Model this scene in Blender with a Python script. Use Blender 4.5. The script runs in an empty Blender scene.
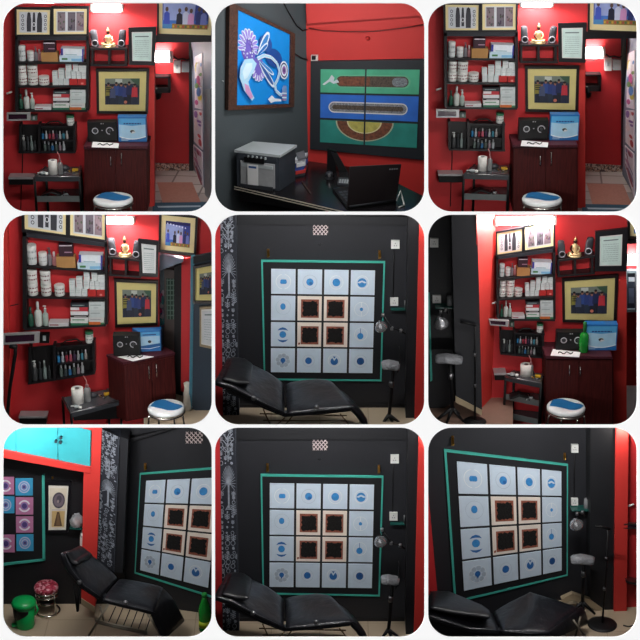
import bpy, math, random
import numpy as np
from mathutils import Vector, Matrix
random.seed(7)
S = bpy.context.scene
COL = S.collection
# ------------------------------------------------------------------ camera
FOV = math.radians(20); EL = math.radians(23); W0 = 7.0; ZC = 6.0
F = 320 / math.tan(FOV / 2); D0 = (W0 / 2) / math.tan(FOV / 2)
CAM = Vector((0, -D0 * math.cos(EL), ZC + D0 * math.sin(EL)))
FWD = Vector((0, math.cos(EL), -math.sin(EL))); RGT = Vector((1, 0, 0)); UPV = Vector((0, math.sin(EL), math.cos(EL)))
cd = bpy.data.cameras.new('camera'); co = bpy.data.objects.new('camera', cd); COL.objects.link(co)
cd.sensor_fit = 'HORIZONTAL'; cd.angle = FOV; cd.clip_end = 200
co.matrix_world = Matrix((RGT, UPV, -FWD)).transposed().to_4x4(); co.location = CAM
S.camera = co
def ray(px, py): return FWD * F + RGT * (px - 320) - UPV * (py - 320)
def lin(c):
    c = c / 255
    return c / 12.92 if c <= .04045 else ((c + .055) / 1.055) ** 2.4
# ------------------------------------------------------------------ materials
MATS = {}
def mat(name, rgb, rough=.5, metal=0, var=.08, scale=9, bump=0, emit=0, alpha=1, spec=.5, bscale=None, trans=0):
    if name in MATS: return MATS[name]
    m = bpy.data.materials.new(name); m.use_nodes = True
    nt = m.node_tree; b = nt.nodes['Principled BSDF']; c = [lin(x) for x in rgb]
    b.inputs['Roughness'].default_value = rough; b.inputs['Metallic'].default_value = metal
    b.inputs['Specular IOR Level'].default_value = spec; b.inputs['Alpha'].default_value = alpha
    b.inputs['Transmission Weight'].default_value = trans
    tc = nt.nodes.new('ShaderNodeTexCoord'); nz = nt.nodes.new('ShaderNodeTexNoise')
    nz.inputs['Scale'].default_value = scale; nz.inputs['Detail'].default_value = 4
    nt.links.new(tc.outputs['Object'], nz.inputs['Vector'])
    rp = nt.nodes.new('ShaderNodeValToRGB')
    rp.color_ramp.elements[0].color = [x * (1 - var) for x in c] + [1]; rp.color_ramp.elements[1].color = [min(1, x * (1 + var)) for x in c] + [1]
    rp.color_ramp.elements[0].position = .3; rp.color_ramp.elements[1].position = .7
    nt.links.new(nz.outputs['Fac'], rp.inputs['Fac']); nt.links.new(rp.outputs['Color'], b.inputs['Base Color'])
    if bump:
        n2 = nt.nodes.new('ShaderNodeTexNoise'); n2.inputs['Scale'].default_value = bscale or scale * 2; n2.inputs['Detail'].default_value = 6
        nt.links.new(tc.outputs['Object'], n2.inputs['Vector'])
        bp = nt.nodes.new('ShaderNodeBump'); bp.inputs['Strength'].default_value = bump; bp.inputs['Distance'].default_value = .02
        nt.links.new(n2.outputs['Fac'], bp.inputs['Height']); nt.links.new(bp.outputs['Normal'], b.inputs['Normal'])
    if emit:
        b.inputs['Emission Color'].default_value = c + [1]; b.inputs['Emission Strength'].default_value = emit
    MATS[name] = m; return m
def tilemat(name, c1, c2, grout, sx, sy, rough=.25, rot=0, mortar=.012):
    m = mat(name, c1, rough); nt = m.node_tree; b = nt.nodes['Principled BSDF']
    tc = nt.nodes.new('ShaderNodeTexCoord'); mp = nt.nodes.new('ShaderNodeMapping'); mp.inputs['Rotation'].default_value = (0, 0, rot)
    br = nt.nodes.new('ShaderNodeTexBrick'); br.offset = 0
    for k, c in (('Color1', c1), ('Color2', c2), ('Mortar', grout)): br.inputs[k].default_value = [lin(x) for x in c] + [1]
    br.inputs['Scale'].default_value = 1; br.inputs['Mortar Size'].default_value = mortar
    br.inputs['Brick Width'].default_value = sx; br.inputs['Row Height'].default_value = sy
    nt.links.new(tc.outputs['Object'], mp.inputs['Vector']); nt.links.new(mp.outputs['Vector'], br.inputs['Vector'])
    nt.links.new(br.outputs['Color'], b.inputs['Base Color'])
    return m
def woodmat(name, a, c, scale=6):
    m = mat(name, a, .5, spec=.2); nt = m.node_tree; b = nt.nodes['Principled BSDF']
    tc = nt.nodes.new('ShaderNodeTexCoord'); mp = nt.nodes.new('ShaderNodeMapping'); mp.inputs['Scale'].default_value = (9, 9, .7)
    nz = nt.nodes.new('ShaderNodeTexNoise'); nz.inputs['Scale'].default_value = scale; nz.inputs['Detail'].default_value = 6
    rp = nt.nodes.new('ShaderNodeValToRGB'); rp.color_ramp.elements[0].color = [lin(x) for x in a] + [1]; rp.color_ramp.elements[1].color = [lin(x) for x in c] + [1]
    rp.color_ramp.elements[0].position = .35; rp.color_ramp.elements[1].position = .68
    nt.links.new(tc.outputs['Object'], mp.inputs['Vector']); nt.links.new(mp.outputs['Vector'], nz.inputs['Vector'])
    nt.links.new(nz.outputs['Fac'], rp.inputs['Fac']); nt.links.new(rp.outputs['Color'], b.inputs['Base Color'])
    return m
def speckmat(name, cols, scale, rough=.6):
    m = mat(name, cols[0], rough); nt = m.node_tree; b = nt.nodes['Principled BSDF']
    tc = nt.nodes.new('ShaderNodeTexCoord'); vo = nt.nodes.new('ShaderNodeTexVoronoi'); vo.inputs['Scale'].default_value = scale
    rp = nt.nodes.new('ShaderNodeValToRGB'); rp.color_ramp.interpolation = 'CONSTANT'
    while len(rp.color_ramp.elements) < len(cols): rp.color_ramp.elements.new(.5)
    for i, c in enumerate(cols):
        rp.color_ramp.elements[i].position = i / len(cols); rp.color_ramp.elements[i].color = [lin(x) for x in c] + [1]
    nt.links.new(tc.outputs['Object'], vo.inputs['Vector']); nt.links.new(vo.outputs['Color'], rp.inputs['Fac']); nt.links.new(rp.outputs['Color'], b.inputs['Base Color'])
    return m
_cc = {}
def C(r, g, b, rough=.55, metal=0):
    """plain coloured print / plastic"""
    k = (r, g, b, rough, metal)
    if k not in _cc: _cc[k] = mat('paint %d %d %d %d %d' % (r, g, b, rough * 100, metal * 100), (r, g, b), rough, metal, .06, 14)
    return _cc[k]
RED = mat('red wall paint', (196, 42, 46), .6, var=.07, scale=2.2, bump=.06, bscale=60)
REDB = mat('bright red wall paint', (214, 56, 50), .6, var=.05, scale=2.2, bump=.06, bscale=60)
BLK = mat('black wall paint', (31, 32, 37), .62, var=.12, scale=1.6, bump=.08, bscale=50)
BLK2 = mat('deep black wall paint', (22, 23, 27), .6, var=.12, scale=2, bump=.08, bscale=50)
GRY = mat('grey wall paint', (72, 80, 84), .6, var=.08, scale=1.6, bump=.08, bscale=50)
BLUEGREY = mat('blue grey wall paint', (112, 122, 138), .6, var=.08, scale=1.6, bump=.05)
NAVY = mat('navy wall paint', (38, 52, 66), .6, var=.1, scale=1.6, bump=.05)
WHITE = mat('white facade plaster', (250, 250, 250), .9, var=.004, spec=.1)
PART = mat('dark partition board', (60, 58, 58), .9, spec=.1)
SHELF = mat('black shelf laminate', (22, 19, 22), .45, var=.15)
FRM = mat('dark brown frame wood', (30, 20, 20), .35, var=.2, scale=20)
FRB = mat('black frame wood', (20, 19, 24), .35, var=.2)
RUST = mat('rusty carved wood', (74, 44, 32), .6, var=.45, scale=40, bump=.5)
CREAM = mat('cream mount board', (228, 212, 160), .7, var=.03)
YEL = mat('yellow mount board', (214, 200, 132), .7, var=.03)
CHROME = mat('chrome', (205, 200, 192), .22, 1)
STEEL = mat('brushed steel', (150, 150, 152), .35, 1)
BRASS = mat('brass', (190, 140, 60), .35, 1)
LEATH = mat('black leather', (32, 33, 38), .28, var=.15, scale=8, bump=1, bscale=5)
LEATH2 = mat('black padded leather', (24, 24, 28), .38, var=.2, scale=9, bump=.3, bscale=9)
BPL = mat('black plastic', (13, 13, 15), .5, var=.1, spec=.35)
DGR = mat('dark grey plastic', (52, 55, 60), .45, var=.1)
LGR = mat('light grey plastic', (176, 184, 186), .45, var=.04)
WPL = mat('white plastic', (225, 226, 222), .4, var=.03)
PAP = mat('white paper', (235, 235, 235), .8, var=.02)
CARD = mat('tan cardboard', (172, 128, 76), .8, var=.06)
TEAL = mat('teal painted strip', (70, 176, 160), .45, var=.06)
TILEB = mat('pale blue canvas', (205, 220, 234), .7, var=.03, scale=12)
TILEW = mat('cream canvas', (238, 226, 214), .7, var=.03)
WOOD = woodmat('dark red brown laminate', (58, 18, 18), (80, 28, 26))
WOODT = woodmat('purple brown laminate', (62, 26, 36), (80, 36, 44))
FLOORB = tilemat('beige floor tiles', (196, 178, 152), (188, 170, 146), (168, 152, 130), .6, .6, mortar=.006)
FLOORG = tilemat('grey mixed floor tiles', (206, 196, 188), (160, 152, 150), (140, 132, 128), .42, .33, rot=.1)
SPECK = speckmat('speckled stone skirting', [(160, 120, 100), (205, 190, 175), (95, 80, 78), (180, 150, 130)], 60)
MOSAIC = speckmat('perforated vent pattern', [(220, 205, 205), (60, 40, 44), (190, 150, 150), (30, 28, 30), (235, 228, 228)], 55)
FLORAL = speckmat('red floral cloth', [(150, 24, 48), (180, 60, 84), (120, 16, 36), (214, 150, 160), (160, 30, 60)], 38)
GLASSY = mat('clear plastic film', (200, 205, 210), .12, alpha=.45, bump=.7, bscale=25)
LAMPM = mat('lit tube', (255, 250, 246), .5, emit=30, var=0)
BULB = mat('lit tube dim', (255, 246, 242), .5, emit=9, var=0)
# ------------------------------------------------------------------ mesh builder
def clip(poly, r):
    for ax, lim, sg in ((0, r[0], 1), (0, r[2], -1), (1, r[1], 1), (1, r[3], -1)):
        out = []
        for i in range(len(poly)):
            a, b = poly[i - 1], poly[i]
            ia, ib = (a[ax] - lim) * sg >= 0, (b[ax] - lim) * sg >= 0
            if ia != ib:
                k = (lim - a[ax]) / (b[ax] - a[ax]); out.append((a[0] + (b[0] - a[0]) * k, a[1] + (b[1] - a[1]) * k))
            if ib: out.append(b)
        poly = out
        if len(poly) < 3: return []
    return poly
class MB:
    def __init__(s): s.v = []; s.f = []; s.m = []; s.sm = []; s.mats = []
    def mi(s, m):
        if m not in s.mats: s.mats.append(m)
        return s.mats.index(m)
    def add(s, vs, fs, m, smooth=False):
        b = len(s.v); s.v += [Vector(v) for v in vs]; k = s.mi(m)
        for f in fs: s.f.append([b + i for i in f]); s.m.append(k); s.sm.append(smooth)
        return s
    def ext(s, pts, vec, m, mside=None):
        n = len(pts)
        nn = sum((Vector(pts[i - 1]).cross(Vector(pts[i])) for i in range(n)), Vector())
        if nn.dot(vec) > 0: pts = pts[::-1]           # pts = front face, vec = towards the back
        vs = list(pts) + [Vector(p) + vec for p in pts]
        s.add(vs, [list(range(n)), list(range(2 * n - 1, n - 1, -1))], m)
        b = len(s.v) - 2 * n; k = s.mi(mside or m)
        for i in range(n):
            j = (i + 1) % n; s.f.append([b + i, b + n + i, b + n + j, b + j][::-1][::-1]); s.m.append(k); s.sm.append(False)
        return s
    def prism(s, R, pl, poly, t0, t1, m, mside=None):
        p = clip([R.px(q) for q in poly], R.rect)
        if len(p) < 3: return s
        fr = [pl.hit(q, t1) for q in p]; s.ext(fr, pl.n * (t0 - t1), m, mside)
        k = len(p)
        for i in range(len(s.v) - k, len(s.v)):      # the back may not reach past the boards between the rooms
            d = s.v[i] - CAM; w = d.dot(FWD); x, y = 320 + F * d.dot(RGT) / w, 320 - F * d.dot(UPV) / w
            x2, y2 = min(max(x, R.rect[0]), R.rect[2]), min(max(y, R.rect[1]), R.rect[3])
            if abs(x2 - x) + abs(y2 - y) > .02: s.v[i] = pl.hit((x2, y2), t0)
        return s
    def flat(s, R, pl, poly, t, m):
        p = clip([R.px(q) for q in poly], R.rect)
        if len(p) < 3: return s
        pts = [pl.hit(q, t) for q in p]
        nn = sum((pts[i - 1].cross(pts[i]) for i in range(len(pts))), Vector())
        if nn.dot(pl.n) < 0: pts = pts[::-1]
        return s.add(pts, [list(range(len(pts)))], m)
    def lathe(s, c, prof, m, n=16, ax=Vector((0, 0, 1)), smooth=True, sx=1):
        ax = ax.normalized(); u = ax.orthogonal().normalized() if abs(ax.z) < .95 else Vector((1, 0, 0)); u = (u - ax * u.dot(ax)).normalized(); w = ax.cross(u)
        vs = []; fs = []
        for r, h in prof:
            for i in range(n):
                a = 2 * math.pi * i / n; vs.append(c + ax * h + (u * math.cos(a) * sx + w * math.sin(a)) * max(r, 1e-4))
        k = len(prof)
        for j in range(k - 1):
            for i in range(n): fs.append([j * n + i, j * n + (i + 1) % n, (j + 1) * n + (i + 1) % n, (j + 1) * n + i])
        s.add(vs, fs, m, smooth)
        b = len(s.v) - len(vs); q = s.mi(m)
        s.f.append([b + i for i in range(n)][::-1]); s.m.append(q); s.sm.append(False)
        s.f.append([b + (k - 1) * n + i for i in range(n)]); s.m.append(q); s.sm.append(False)
        return s
    def tube(s, pts, r, m, n=8, closed=False):
        pts = [Vector(p) for p in pts]; k = len(pts); vs = []; fs = []; up = None
        for i, p in enumerate(pts):
            a = pts[i - 1] if (i or closed) else p; b = pts[(i + 1) % k] if (i < k - 1 or closed) else p
            t = (b - a).normalized()
            up = t.orthogonal().normalized() if up is None else (up - t * up.dot(t)).normalized()
            w = t.cross(up); rr = r[i] if isinstance(r, (list, tuple)) else r
            for j in range(n):
                g = 2 * math.pi * j / n; vs.append(p + (up * math.cos(g) + w * math.sin(g)) * rr)
        for i in range(k if closed else k - 1):
            for j in range(n):
                i2 = (i + 1) % k; fs.append([i * n + j, i * n + (j + 1) % n, i2 * n + (j + 1) % n, i2 * n + j])
        if not closed: fs.append(list(range(n))[::-1]); fs.append([(k - 1) * n + j for j in range(n)])
        return s.add(vs, fs, m, True)
    def box(s, base, u, w, h, d, m, mf=None, tilt=0):
        """box standing on base; u = along its width, depth along horizontal normal"""
        u = Vector(u).normalized(); nrm = Vector((u.y, -u.x, 0)); up = Vector((0, 0, 1))
        if tilt: u, up = (u * math.cos(tilt) + up * math.sin(tilt)), (up * math.cos(tilt) - u * math.sin(tilt))
        a = [base + u * x * w / 2 + up * y + nrm * d / 2 for x, y in ((-1, 0), (1, 0), (1, h), (-1, h))]
        return s.ext(a, -nrm * d, mf or m, m)
    def cushion(s, sta, th, m, nseg=5, r=.5, crown=.0):
        """sta: list of (near, far) surface points; resampled, padded slab of thickness th below"""
        st = []
        for i in range(len(sta) - 1):
            for k in range(nseg):
                a = k / nseg; st.append((sta[i][0].lerp(sta[i + 1][0], a), sta[i][1].lerp(sta[i + 1][1], a)))
        st.append(sta[-1])
        loop = []
        N = 20
        for k in range(N):
            a = 2 * math.pi * k / N; cx, sy = math.cos(a), math.sin(a); e = .35
            loop.append((.5 - .5 * math.copysign(abs(cx) ** e, cx), .5 * math.copysign(abs(sy) ** .7, sy)))
        vs = []; fs = []; K = len(st)
        for i, (a, b) in enumerate(st):
            t = (st[min(i + 1, K - 1)][0] - st[max(i - 1, 0)][0]) + (st[min(i + 1, K - 1)][1] - st[max(i - 1, 0)][1])
            ac = b - a; up = t.cross(ac).normalized()
            if up.z < 0: up = -up
            edge = min(i, K - 1 - i); q = (.55, .88, 1)[min(edge, 2)]
            for x, h in loop:
                vs.append(a + ac * x + up * (th * (h * q - .5) + crown * math.sin(math.pi * x) * (1 if h > 0 else 0)))
        for i in range(K - 1):
            for j in range(N): fs.append([i * N + j, i * N + (j + 1) % N, (i + 1) * N + (j + 1) % N, (i + 1) * N + j])
        fs.append(list(range(N))); fs.append([(K - 1) * N + j for j in range(N)][::-1])
        return s.add(vs, fs, m, True)
    def build(s, name, parent=None, base=None, **kw):
        if not s.f: return None
        org = Vector(base) if base is not None else Vector()
        if parent is not None:
            p = parent; org = Vector()
            while p is not None: org += p.location; p = p.parent
        elif base is None:
            xs = [v.x for v in s.v]; ys = [v.y for v in s.v]; zs = [v.z for v in s.v]
            org = Vector(((min(xs) + max(xs)) / 2, (min(ys) + max(ys)) / 2, min(zs)))
        me = bpy.data.meshes.new(name); me.from_pydata([v - org for v in s.v], [], s.f)
        for m in s.mats: me.materials.append(m)
        me.polygons.foreach_set('material_index', s.m); me.polygons.foreach_set('use_smooth', s.sm)
        me.update()
        import bmesh
        bm = bmesh.new(); bm.from_mesh(me); 
        solid = [f for f in bm.faces if all(len(e.link_faces) == 2 for e in f.edges)]
        if solid: bmesh.ops.recalc_face_normals(bm, faces=solid)
        bm.to_mesh(me); bm.free()
        o = bpy.data.objects.new(name, me); COL.objects.link(o)
        if parent is not None: o.parent = parent
        else: o.location = org
        for k, v in kw.items(): o[k] = v
        return o
def thing(name, label, cat, loc, group=None):
    o = bpy.data.objects.new(name, None); COL.objects.link(o); o.location = loc; o.empty_display_size = .1
    o['label'] = label; o['category'] = cat
    if group: o['group'] = group
    return o
def one(mb, name, label, cat, group=None):
    o = mb.build(name)
    if o is None: return None
    o['label'] = label; o['category'] = cat
    if group: o['group'] = group
    return o
def struct(mb, name):
    o = mb.build(name); o['kind'] = 'structure'; return o
# ------------------------------------------------------------------ planes, rooms, maps
class Plane:
    def __init__(s, p, n): s.p = Vector(p); s.n = Vector(n).normalized(); s.u = Vector((-s.n.y, s.n.x, 0)).normalized() if abs(s.n.z) < .9 else Vector((1, 0, 0))
    def hit(s, px, t=0):
        d = ray(*px); return CAM + d * ((s.p + s.n * t - CAM).dot(s.n) / d.dot(s.n))
class Room:
    def __init__(s, k, rect, name):
        s.k = k; s.ox = (k % 3) * 213; s.oy = (k // 3) * 213; s.rc = rect; s.name = name
        s.rect = (rect[0] - 1.1, rect[1] - 1.1, rect[2] + 1.1, rect[3] + 1.1)
        s.c = ((rect[0] + rect[2]) / 2, (rect[1] + rect[3]) / 2)
        s.e = math.asin(-ray(*s.c).normalized().z)
    def px(s, z): return (s.ox + z[0] * 214 / 640, s.oy + z[1] * 214 / 640)
    def wall(s, yaw=0, depth=2.3, at=None):
        """vertical wall; yaw > 0: its far side on the right of the picture comes nearer"""
        c = s.px(at) if at else s.c; d = ray(*c)
        a = math.radians(yaw); return Plane(CAM + d * ((D0 + depth) / F), (-math.sin(a), -math.cos(a), 0))
    def off(s, pl, t): return Plane(pl.p + pl.n * t, pl.n)
    def at(s, pl, z, t=0): return pl.hit(s.px(z), t)
    def flr(s, p): return Plane(p, (0, 0, 1))
    def mpp(s, p): return (p - CAM).dot(FWD) / F * 214 / 640     # metres per z pixel
    def H(s, p, dy): return dy * s.mpp(p) / math.cos(s.e)        # vertical metres of dy z pixels
def homog(src, dst):
    A = []; b = []
    for (x, y), (u, v) in zip(src, dst):
        A.append([x, y, 1, 0, 0, 0, -u * x, -u * y]); b.append(u); A.append([0, 0, 0, x, y, 1, -v * x, -v * y]); b.append(v)
    h = np.linalg.lstsq(np.array(A, float), np.array(b, float), rcond=None)[0]
    def f(p):
        w = h[6] * p[0] + h[7] * p[1] + 1
        return ((h[0] * p[0] + h[1] * p[1] + h[2]) / w, (h[3] * p[0] + h[4] * p[1] + h[5]) / w)
    return f
def quadmap(q): return homog([(0, 0), (1, 0), (1, 1), (0, 1)], q)
def rc(x0, y0, x1, y1): return [(x0, y0), (x1, y0), (x1, y1), (x0, y1)]
def mp(m, poly): return [m(p) for p in poly]
def ell(cx, cy, rx, ry, n=20, a0=0, a1=360):
    full = abs(a1 - a0) >= 360
    return [(cx + rx * math.cos(math.radians(a0 + (a1 - a0) * i / (n if full else n - 1))), cy + ry * math.sin(math.radians(a0 + (a1 - a0) * i / (n if full else n - 1)))) for i in range(n)]
def ringq(cx, cy, r0, r1, n=24, a0=0, a1=360, sy=1):
    """quads of a ring"""
    out = []
    for i in range(n):
        a = math.radians(a0 + (a1 - a0) * i / n); b = math.radians(a0 + (a1 - a0) * (i + 1) / n)
        out.append([(cx + r0 * math.cos(a), cy + sy * r0 * math.sin(a)), (cx + r1 * math.cos(a), cy + sy * r1 * math.sin(a)), (cx + r1 * math.cos(b), cy + sy * r1 * math.sin(b)), (cx + r0 * math.cos(b), cy + sy * r0 * math.sin(b))])
    return out
ORD = ['first', 'second', 'third', 'fourth', 'fifth', 'sixth', 'seventh', 'eighth', 'ninth', 'tenth', 'eleventh', 'twelfth']
XS = [(3, 211.7), (215, 424.5), (428.2, 637.2)]; YS = [(3, 211.5), (214.7, 424.5), (427.7, 636.9)]
RN = ['the first upper room', 'the middle upper room', 'the last upper room', 'the first middle room', 'the central room',
      'the last middle room', 'the first lower room', 'the middle lower room', 'the last lower room']
ROOM = [Room(k, (XS[k % 3][0], YS[k // 3][0], XS[k % 3][1], YS[k // 3][1]), RN[k]) for k in range(9)]
# ------------------------------------------------------------------ the front with its nine rounded openings, and the boards between the rooms
def facade():
    cu = bpy.data.curves.new('front', 'CURVE'); cu.dimensions = '2D'; cu.fill_mode = 'BOTH'; cu.extrude = .012
    K = W0 / 640
    def spl(pts):
        sp = cu.splines.new('POLY'); sp.points.add(len(pts) - 1); sp.use_cyclic_u = True
        for p, q in zip(sp.points, pts): p.co = ((q[0] - 320) * K, (320 - q[1]) * K, 0, 1)
    spl([(-60, -60), (700, -60), (700, 700), (-60, 700)])
    for R in ROOM:
        x0, y0, x1, y1 = R.rc; r = 23.5; pts = []
        for cx, cy, a in ((x1 - r, y0 + r, -90), (x1 - r, y1 - r, 0), (x0 + r, y1 - r, 90), (x0 + r, y0 + r, 180)):
            for i in range(11):
                g = math.radians(a + 9 * i); pts.append((cx + r * math.cos(g), cy + r * math.sin(g)))
        spl(pts)
    t = bpy.data.objects.new('tmp', cu); COL.objects.link(t)
    me = bpy.data.meshes.new_from_object(t.evaluated_get(bpy.context.evaluated_depsgraph_get())); bpy.data.objects.remove(t)
    me.materials.clear(); me.materials.append(WHITE)
    o = bpy.data.objects.new('wall_front', me); COL.objects.link(o); o['kind'] = 'structure'
    o.matrix_world = Matrix((RGT, UPV, -FWD)).transposed().to_4x4(); o.location = Vector((0, 0, ZC)) + FWD * .013
facade()
def at_t(px, py, t): return CAM + ray(px, py) * (t * D0 / F)
def board(a, b, ax, name):
    mb = MB(); h = .4; T0, T1 = 1.0016, 1.2749
    if ax == 0: q = [(a - h, -4), (a + h, -4), (a + h, 644), (a - h, 644)]
    else: q = [(-4, a - h), (644, a - h), (644, a + h), (-4, a + h)]
    f = [at_t(x, y, T0) for x, y in q]; k = [at_t(x, y, T1) for x, y in q]
    mb.add(f + k, [[0, 1, 2, 3], [7, 6, 5, 4], [0, 4, 5, 1], [1, 5, 6, 2], [2, 6, 7, 3], [3, 7, 4, 0]], PART)
    struct(mb, name)
for i, x in enumerate((1.3, 213.35, 426.35, 638.9)): board(x, 0, 0, 'partition_upright')
for i, y in enumerate((1.3, 213.1, 426.1, 638.6)): board(y, 0, 1, 'partition_level')
mbk = MB(); q = [at_t(x, y, 1.275) for x, y in ((-4, -4), (644, -4), (644, 644), (-4, 644))]
mbk.ext(q, FWD * .05, PART); struct(mbk, 'wall_rear')
# ------------------------------------------------------------------ light
w = bpy.data.worlds.new('sky'); S.world = w; w.use_nodes = True
w.node_tree.nodes['Background'].inputs['Color'].default_value = (1, 1, 1, 1); w.node_tree.nodes['Background'].inputs['Strength'].default_value = .5
def light(kind, name, loc, power, color=(1, 1, 1), size=.1, sizey=None, aim=None):
    l = bpy.data.lights.new(name, kind); l.energy = power; l.color = color
    if kind == 'AREA':
        l.shape = 'RECTANGLE'; l.size = size; l.size_y = sizey or size
    elif kind == 'POINT': l.shadow_soft_size = size
    o = bpy.data.objects.new(name, l); COL.objects.link(o); o.location = loc
    if aim is not None: o.rotation_euler = (Vector(aim) - Vector(loc)).to_track_quat('-Z', 'Y').to_euler()
    return o
sun = light('SUN', 'sun', (-8, -4, 14), 6.3, (1, 1, 1)); 
sd = (-FWD * .24 + RGT * -.93 + UPV * .28).normalized()     # rakes along the white front
sun.rotation_euler = sd.to_track_quat('Z', 'Y').to_euler(); sun.data.angle = .02
def strip(R, power, color=(1, .97, .95), x=320, wid=1.5, aim=(320, 380), pl=None):
    """added fill light, unseen behind the top rim of the opening; no fixture built"""
    p = at_t(R.px((x, 0))[0], R.rc[1] - .85, 1.006)
    light('AREA', 'batten', p, power, color, wid, .018, R.at(pl, aim))
S.view_settings.view_transform = 'Standard'; S.view_settings.look = 'None'; S.view_settings.exposure = 0; S.view_settings.gamma = 1; S.view_settings.use_curve_mapping = False
# ------------------------------------------------------------------ framed pictures
def framed(R, pl, quad, label, cat, fw, mw, fm, mm, art, depth=.035, group=None, name='framed_picture', t0=.002, fcut=None):
    """quad = outer corners TL TR BR BL; fw / mw = frame and mount widths as fractions (x, y)"""
    Q = quadmap(quad); fx, fy = fw; mx, my = mw
    ctr = Q((.5, 1)); base = R.at(pl, (min(max(ctr[0], 12), 628), min(max(ctr[1], 12), 628)), t0)
    th = thing(name, label, cat, base, group)
    f = MB()
    for q in ([(0, 0), (1, 0), (1 - fx, fy), (fx, fy)], [(1, 0), (1, 1), (1 - fx, 1 - fy), (1 - fx, fy)], [(1, 1), (0, 1), (fx, 1 - fy), (1 - fx, 1 - fy)], [(0, 1), (0, 0), (fx, fy), (fx, 1 - fy)]):
        f.prism(R, pl, mp(Q, q), t0, t0 + depth, fm)
    f.build('frame', th)
    b = MB().prism(R, pl, mp(Q, rc(fx * .8, fy * .8, 1 - fx * .8, 1 - fy * .8)), t0, t0 + depth * .55, mm); b.build('mount', th)
    ix, iy = fx + mx, fy + my
    a = MB(); I = lambda p: Q((ix + p[0] * (1 - 2 * ix), iy + p[1] * (1 - 2 * iy)))
    art(R, pl, I, a, t0 + depth * .55); a.build('picture', th)
    return th
def lay(a, R, pl, I, t, poly, m, k=1): a.flat(R, pl, mp(I, poly), t + .0012 * k, m)
def art_group(R, pl, I, a, t):
    a.prism(R, pl, mp(I, rc(0, 0, 1, 1)), t - .001, t + .001, C(44, 50, 66))
    lay(a, R, pl, I, t, rc(0, 0, 1, .2), C(120, 130, 120), 2); lay(a, R, pl, I, t, [(.72, 0), (1, 0), (1, .3), (.8, .12)], C(60, 90, 70), 3)
    lay(a, R, pl, I, t, rc(.3, .02, .5, .16), C(190, 195, 190), 3)
    P = [(.1, .16, (150, 140, 60), (30, 36, 52)), (.33, .14, (50, 76, 140), (36, 42, 60)), (.47, .16, (40, 60, 120), (40, 52, 70)), (.6, .2, (54, 64, 120), (26, 30, 46)), (.7, .12, (30, 40, 80), (28, 30, 44)), (.86, .2, (190, 50, 60), (40, 44, 66)), (.22, .24, (70, 80, 110), (40, 44, 60))]
    for i, (x, y, c, d) in enumerate(P):
        k = 4 + i * 3
        lay(a, R, pl, I, t, [(x - .075, y + .14), (x + .075, y + .14), (x + .09, y + .5), (x + .06, y + .52), (x - .06, y + .52), (x - .09, y + .5)], C(*c), k)
        lay(a, R, pl, I, t, [(x - .06, y + .5), (x + .06, y + .5), (x + .05, 1), (x + .01, 1), (x, y + .62), (x - .01, 1), (x - .05, 1)], C(*d), k + 1)
        lay(a, R, pl, I, t, ell(x, y + .07, .036, .075, 12), C(150, 104, 84), k + 2); lay(a, R, pl, I, t, ell(x, y + .03, .038, .045, 12), C(26, 22, 24), k + 2.5)
    for j in range(3): lay(a, R, pl, I, t, rc(.03, .33 + j * .08, .17, .36 + j * .08), C(30, 34, 40), 30)
    lay(a, R, pl, I, t, ell(.6, .9, .05, .06, 10), C(190, 110, 90), 30)
def art_tall(seed):
    def art(R, pl, I, a, t):
        a.prism(R, pl, mp(I, rc(0, 0, 1, 1)), t - .001, t + .001, C(200, 204, 210))
        rr = random.Random(seed)
        if seed == 1:
            for x, wd, h in ((.34, .16, .95), (.52, .1, .9), (.72, .19, .98)):
                lay(a, R, pl, I, t, [(x - wd / 3, .05), (x + wd / 3, .05), (x + wd / 2, .4), (x + wd / 2.1, h), (x - wd / 2.1, h), (x - wd / 2, .4)], C(52, 52, 60), 2)
                lay(a, R, pl, I, t, ell(x, .1, wd / 4, .1, 10), C(40, 40, 46), 3)
            for x in (.12, .93):
                for j in range(4):
                    for q in ringq(x, .2 + j * .2, .03, .05, 10, sy=1.6): lay(a, R, pl, I, t, q, C(60, 64, 72), 2)
            for q in ringq(.52, .6, .04, .055, 10, sy=2): lay(a, R, pl, I, t, q, C(230, 230, 234), 4)
        else:
            for x, c in ((.18, (120, 106, 112)), (.55, (96, 88, 98)), (.86, (130, 112, 120))):
                lay(a, R, pl, I, t, rc(x - .14, .08, x + .14, .94), C(*c), 2)
                for j in range(9):
                    xx, yy = x + rr.uniform(-.1, .1), rr.uniform(.15, .85); lay(a, R, pl, I, t, ell(xx, yy, .03, .06, 8), C(*[max(0, v - rr.randint(20, 50)) for v in c]), 3 + j * .3)
                lay(a, R, pl, I, t, rc(x - .14, .04, x + .14, .09), C(70, 68, 76), 3)
    return art
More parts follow.
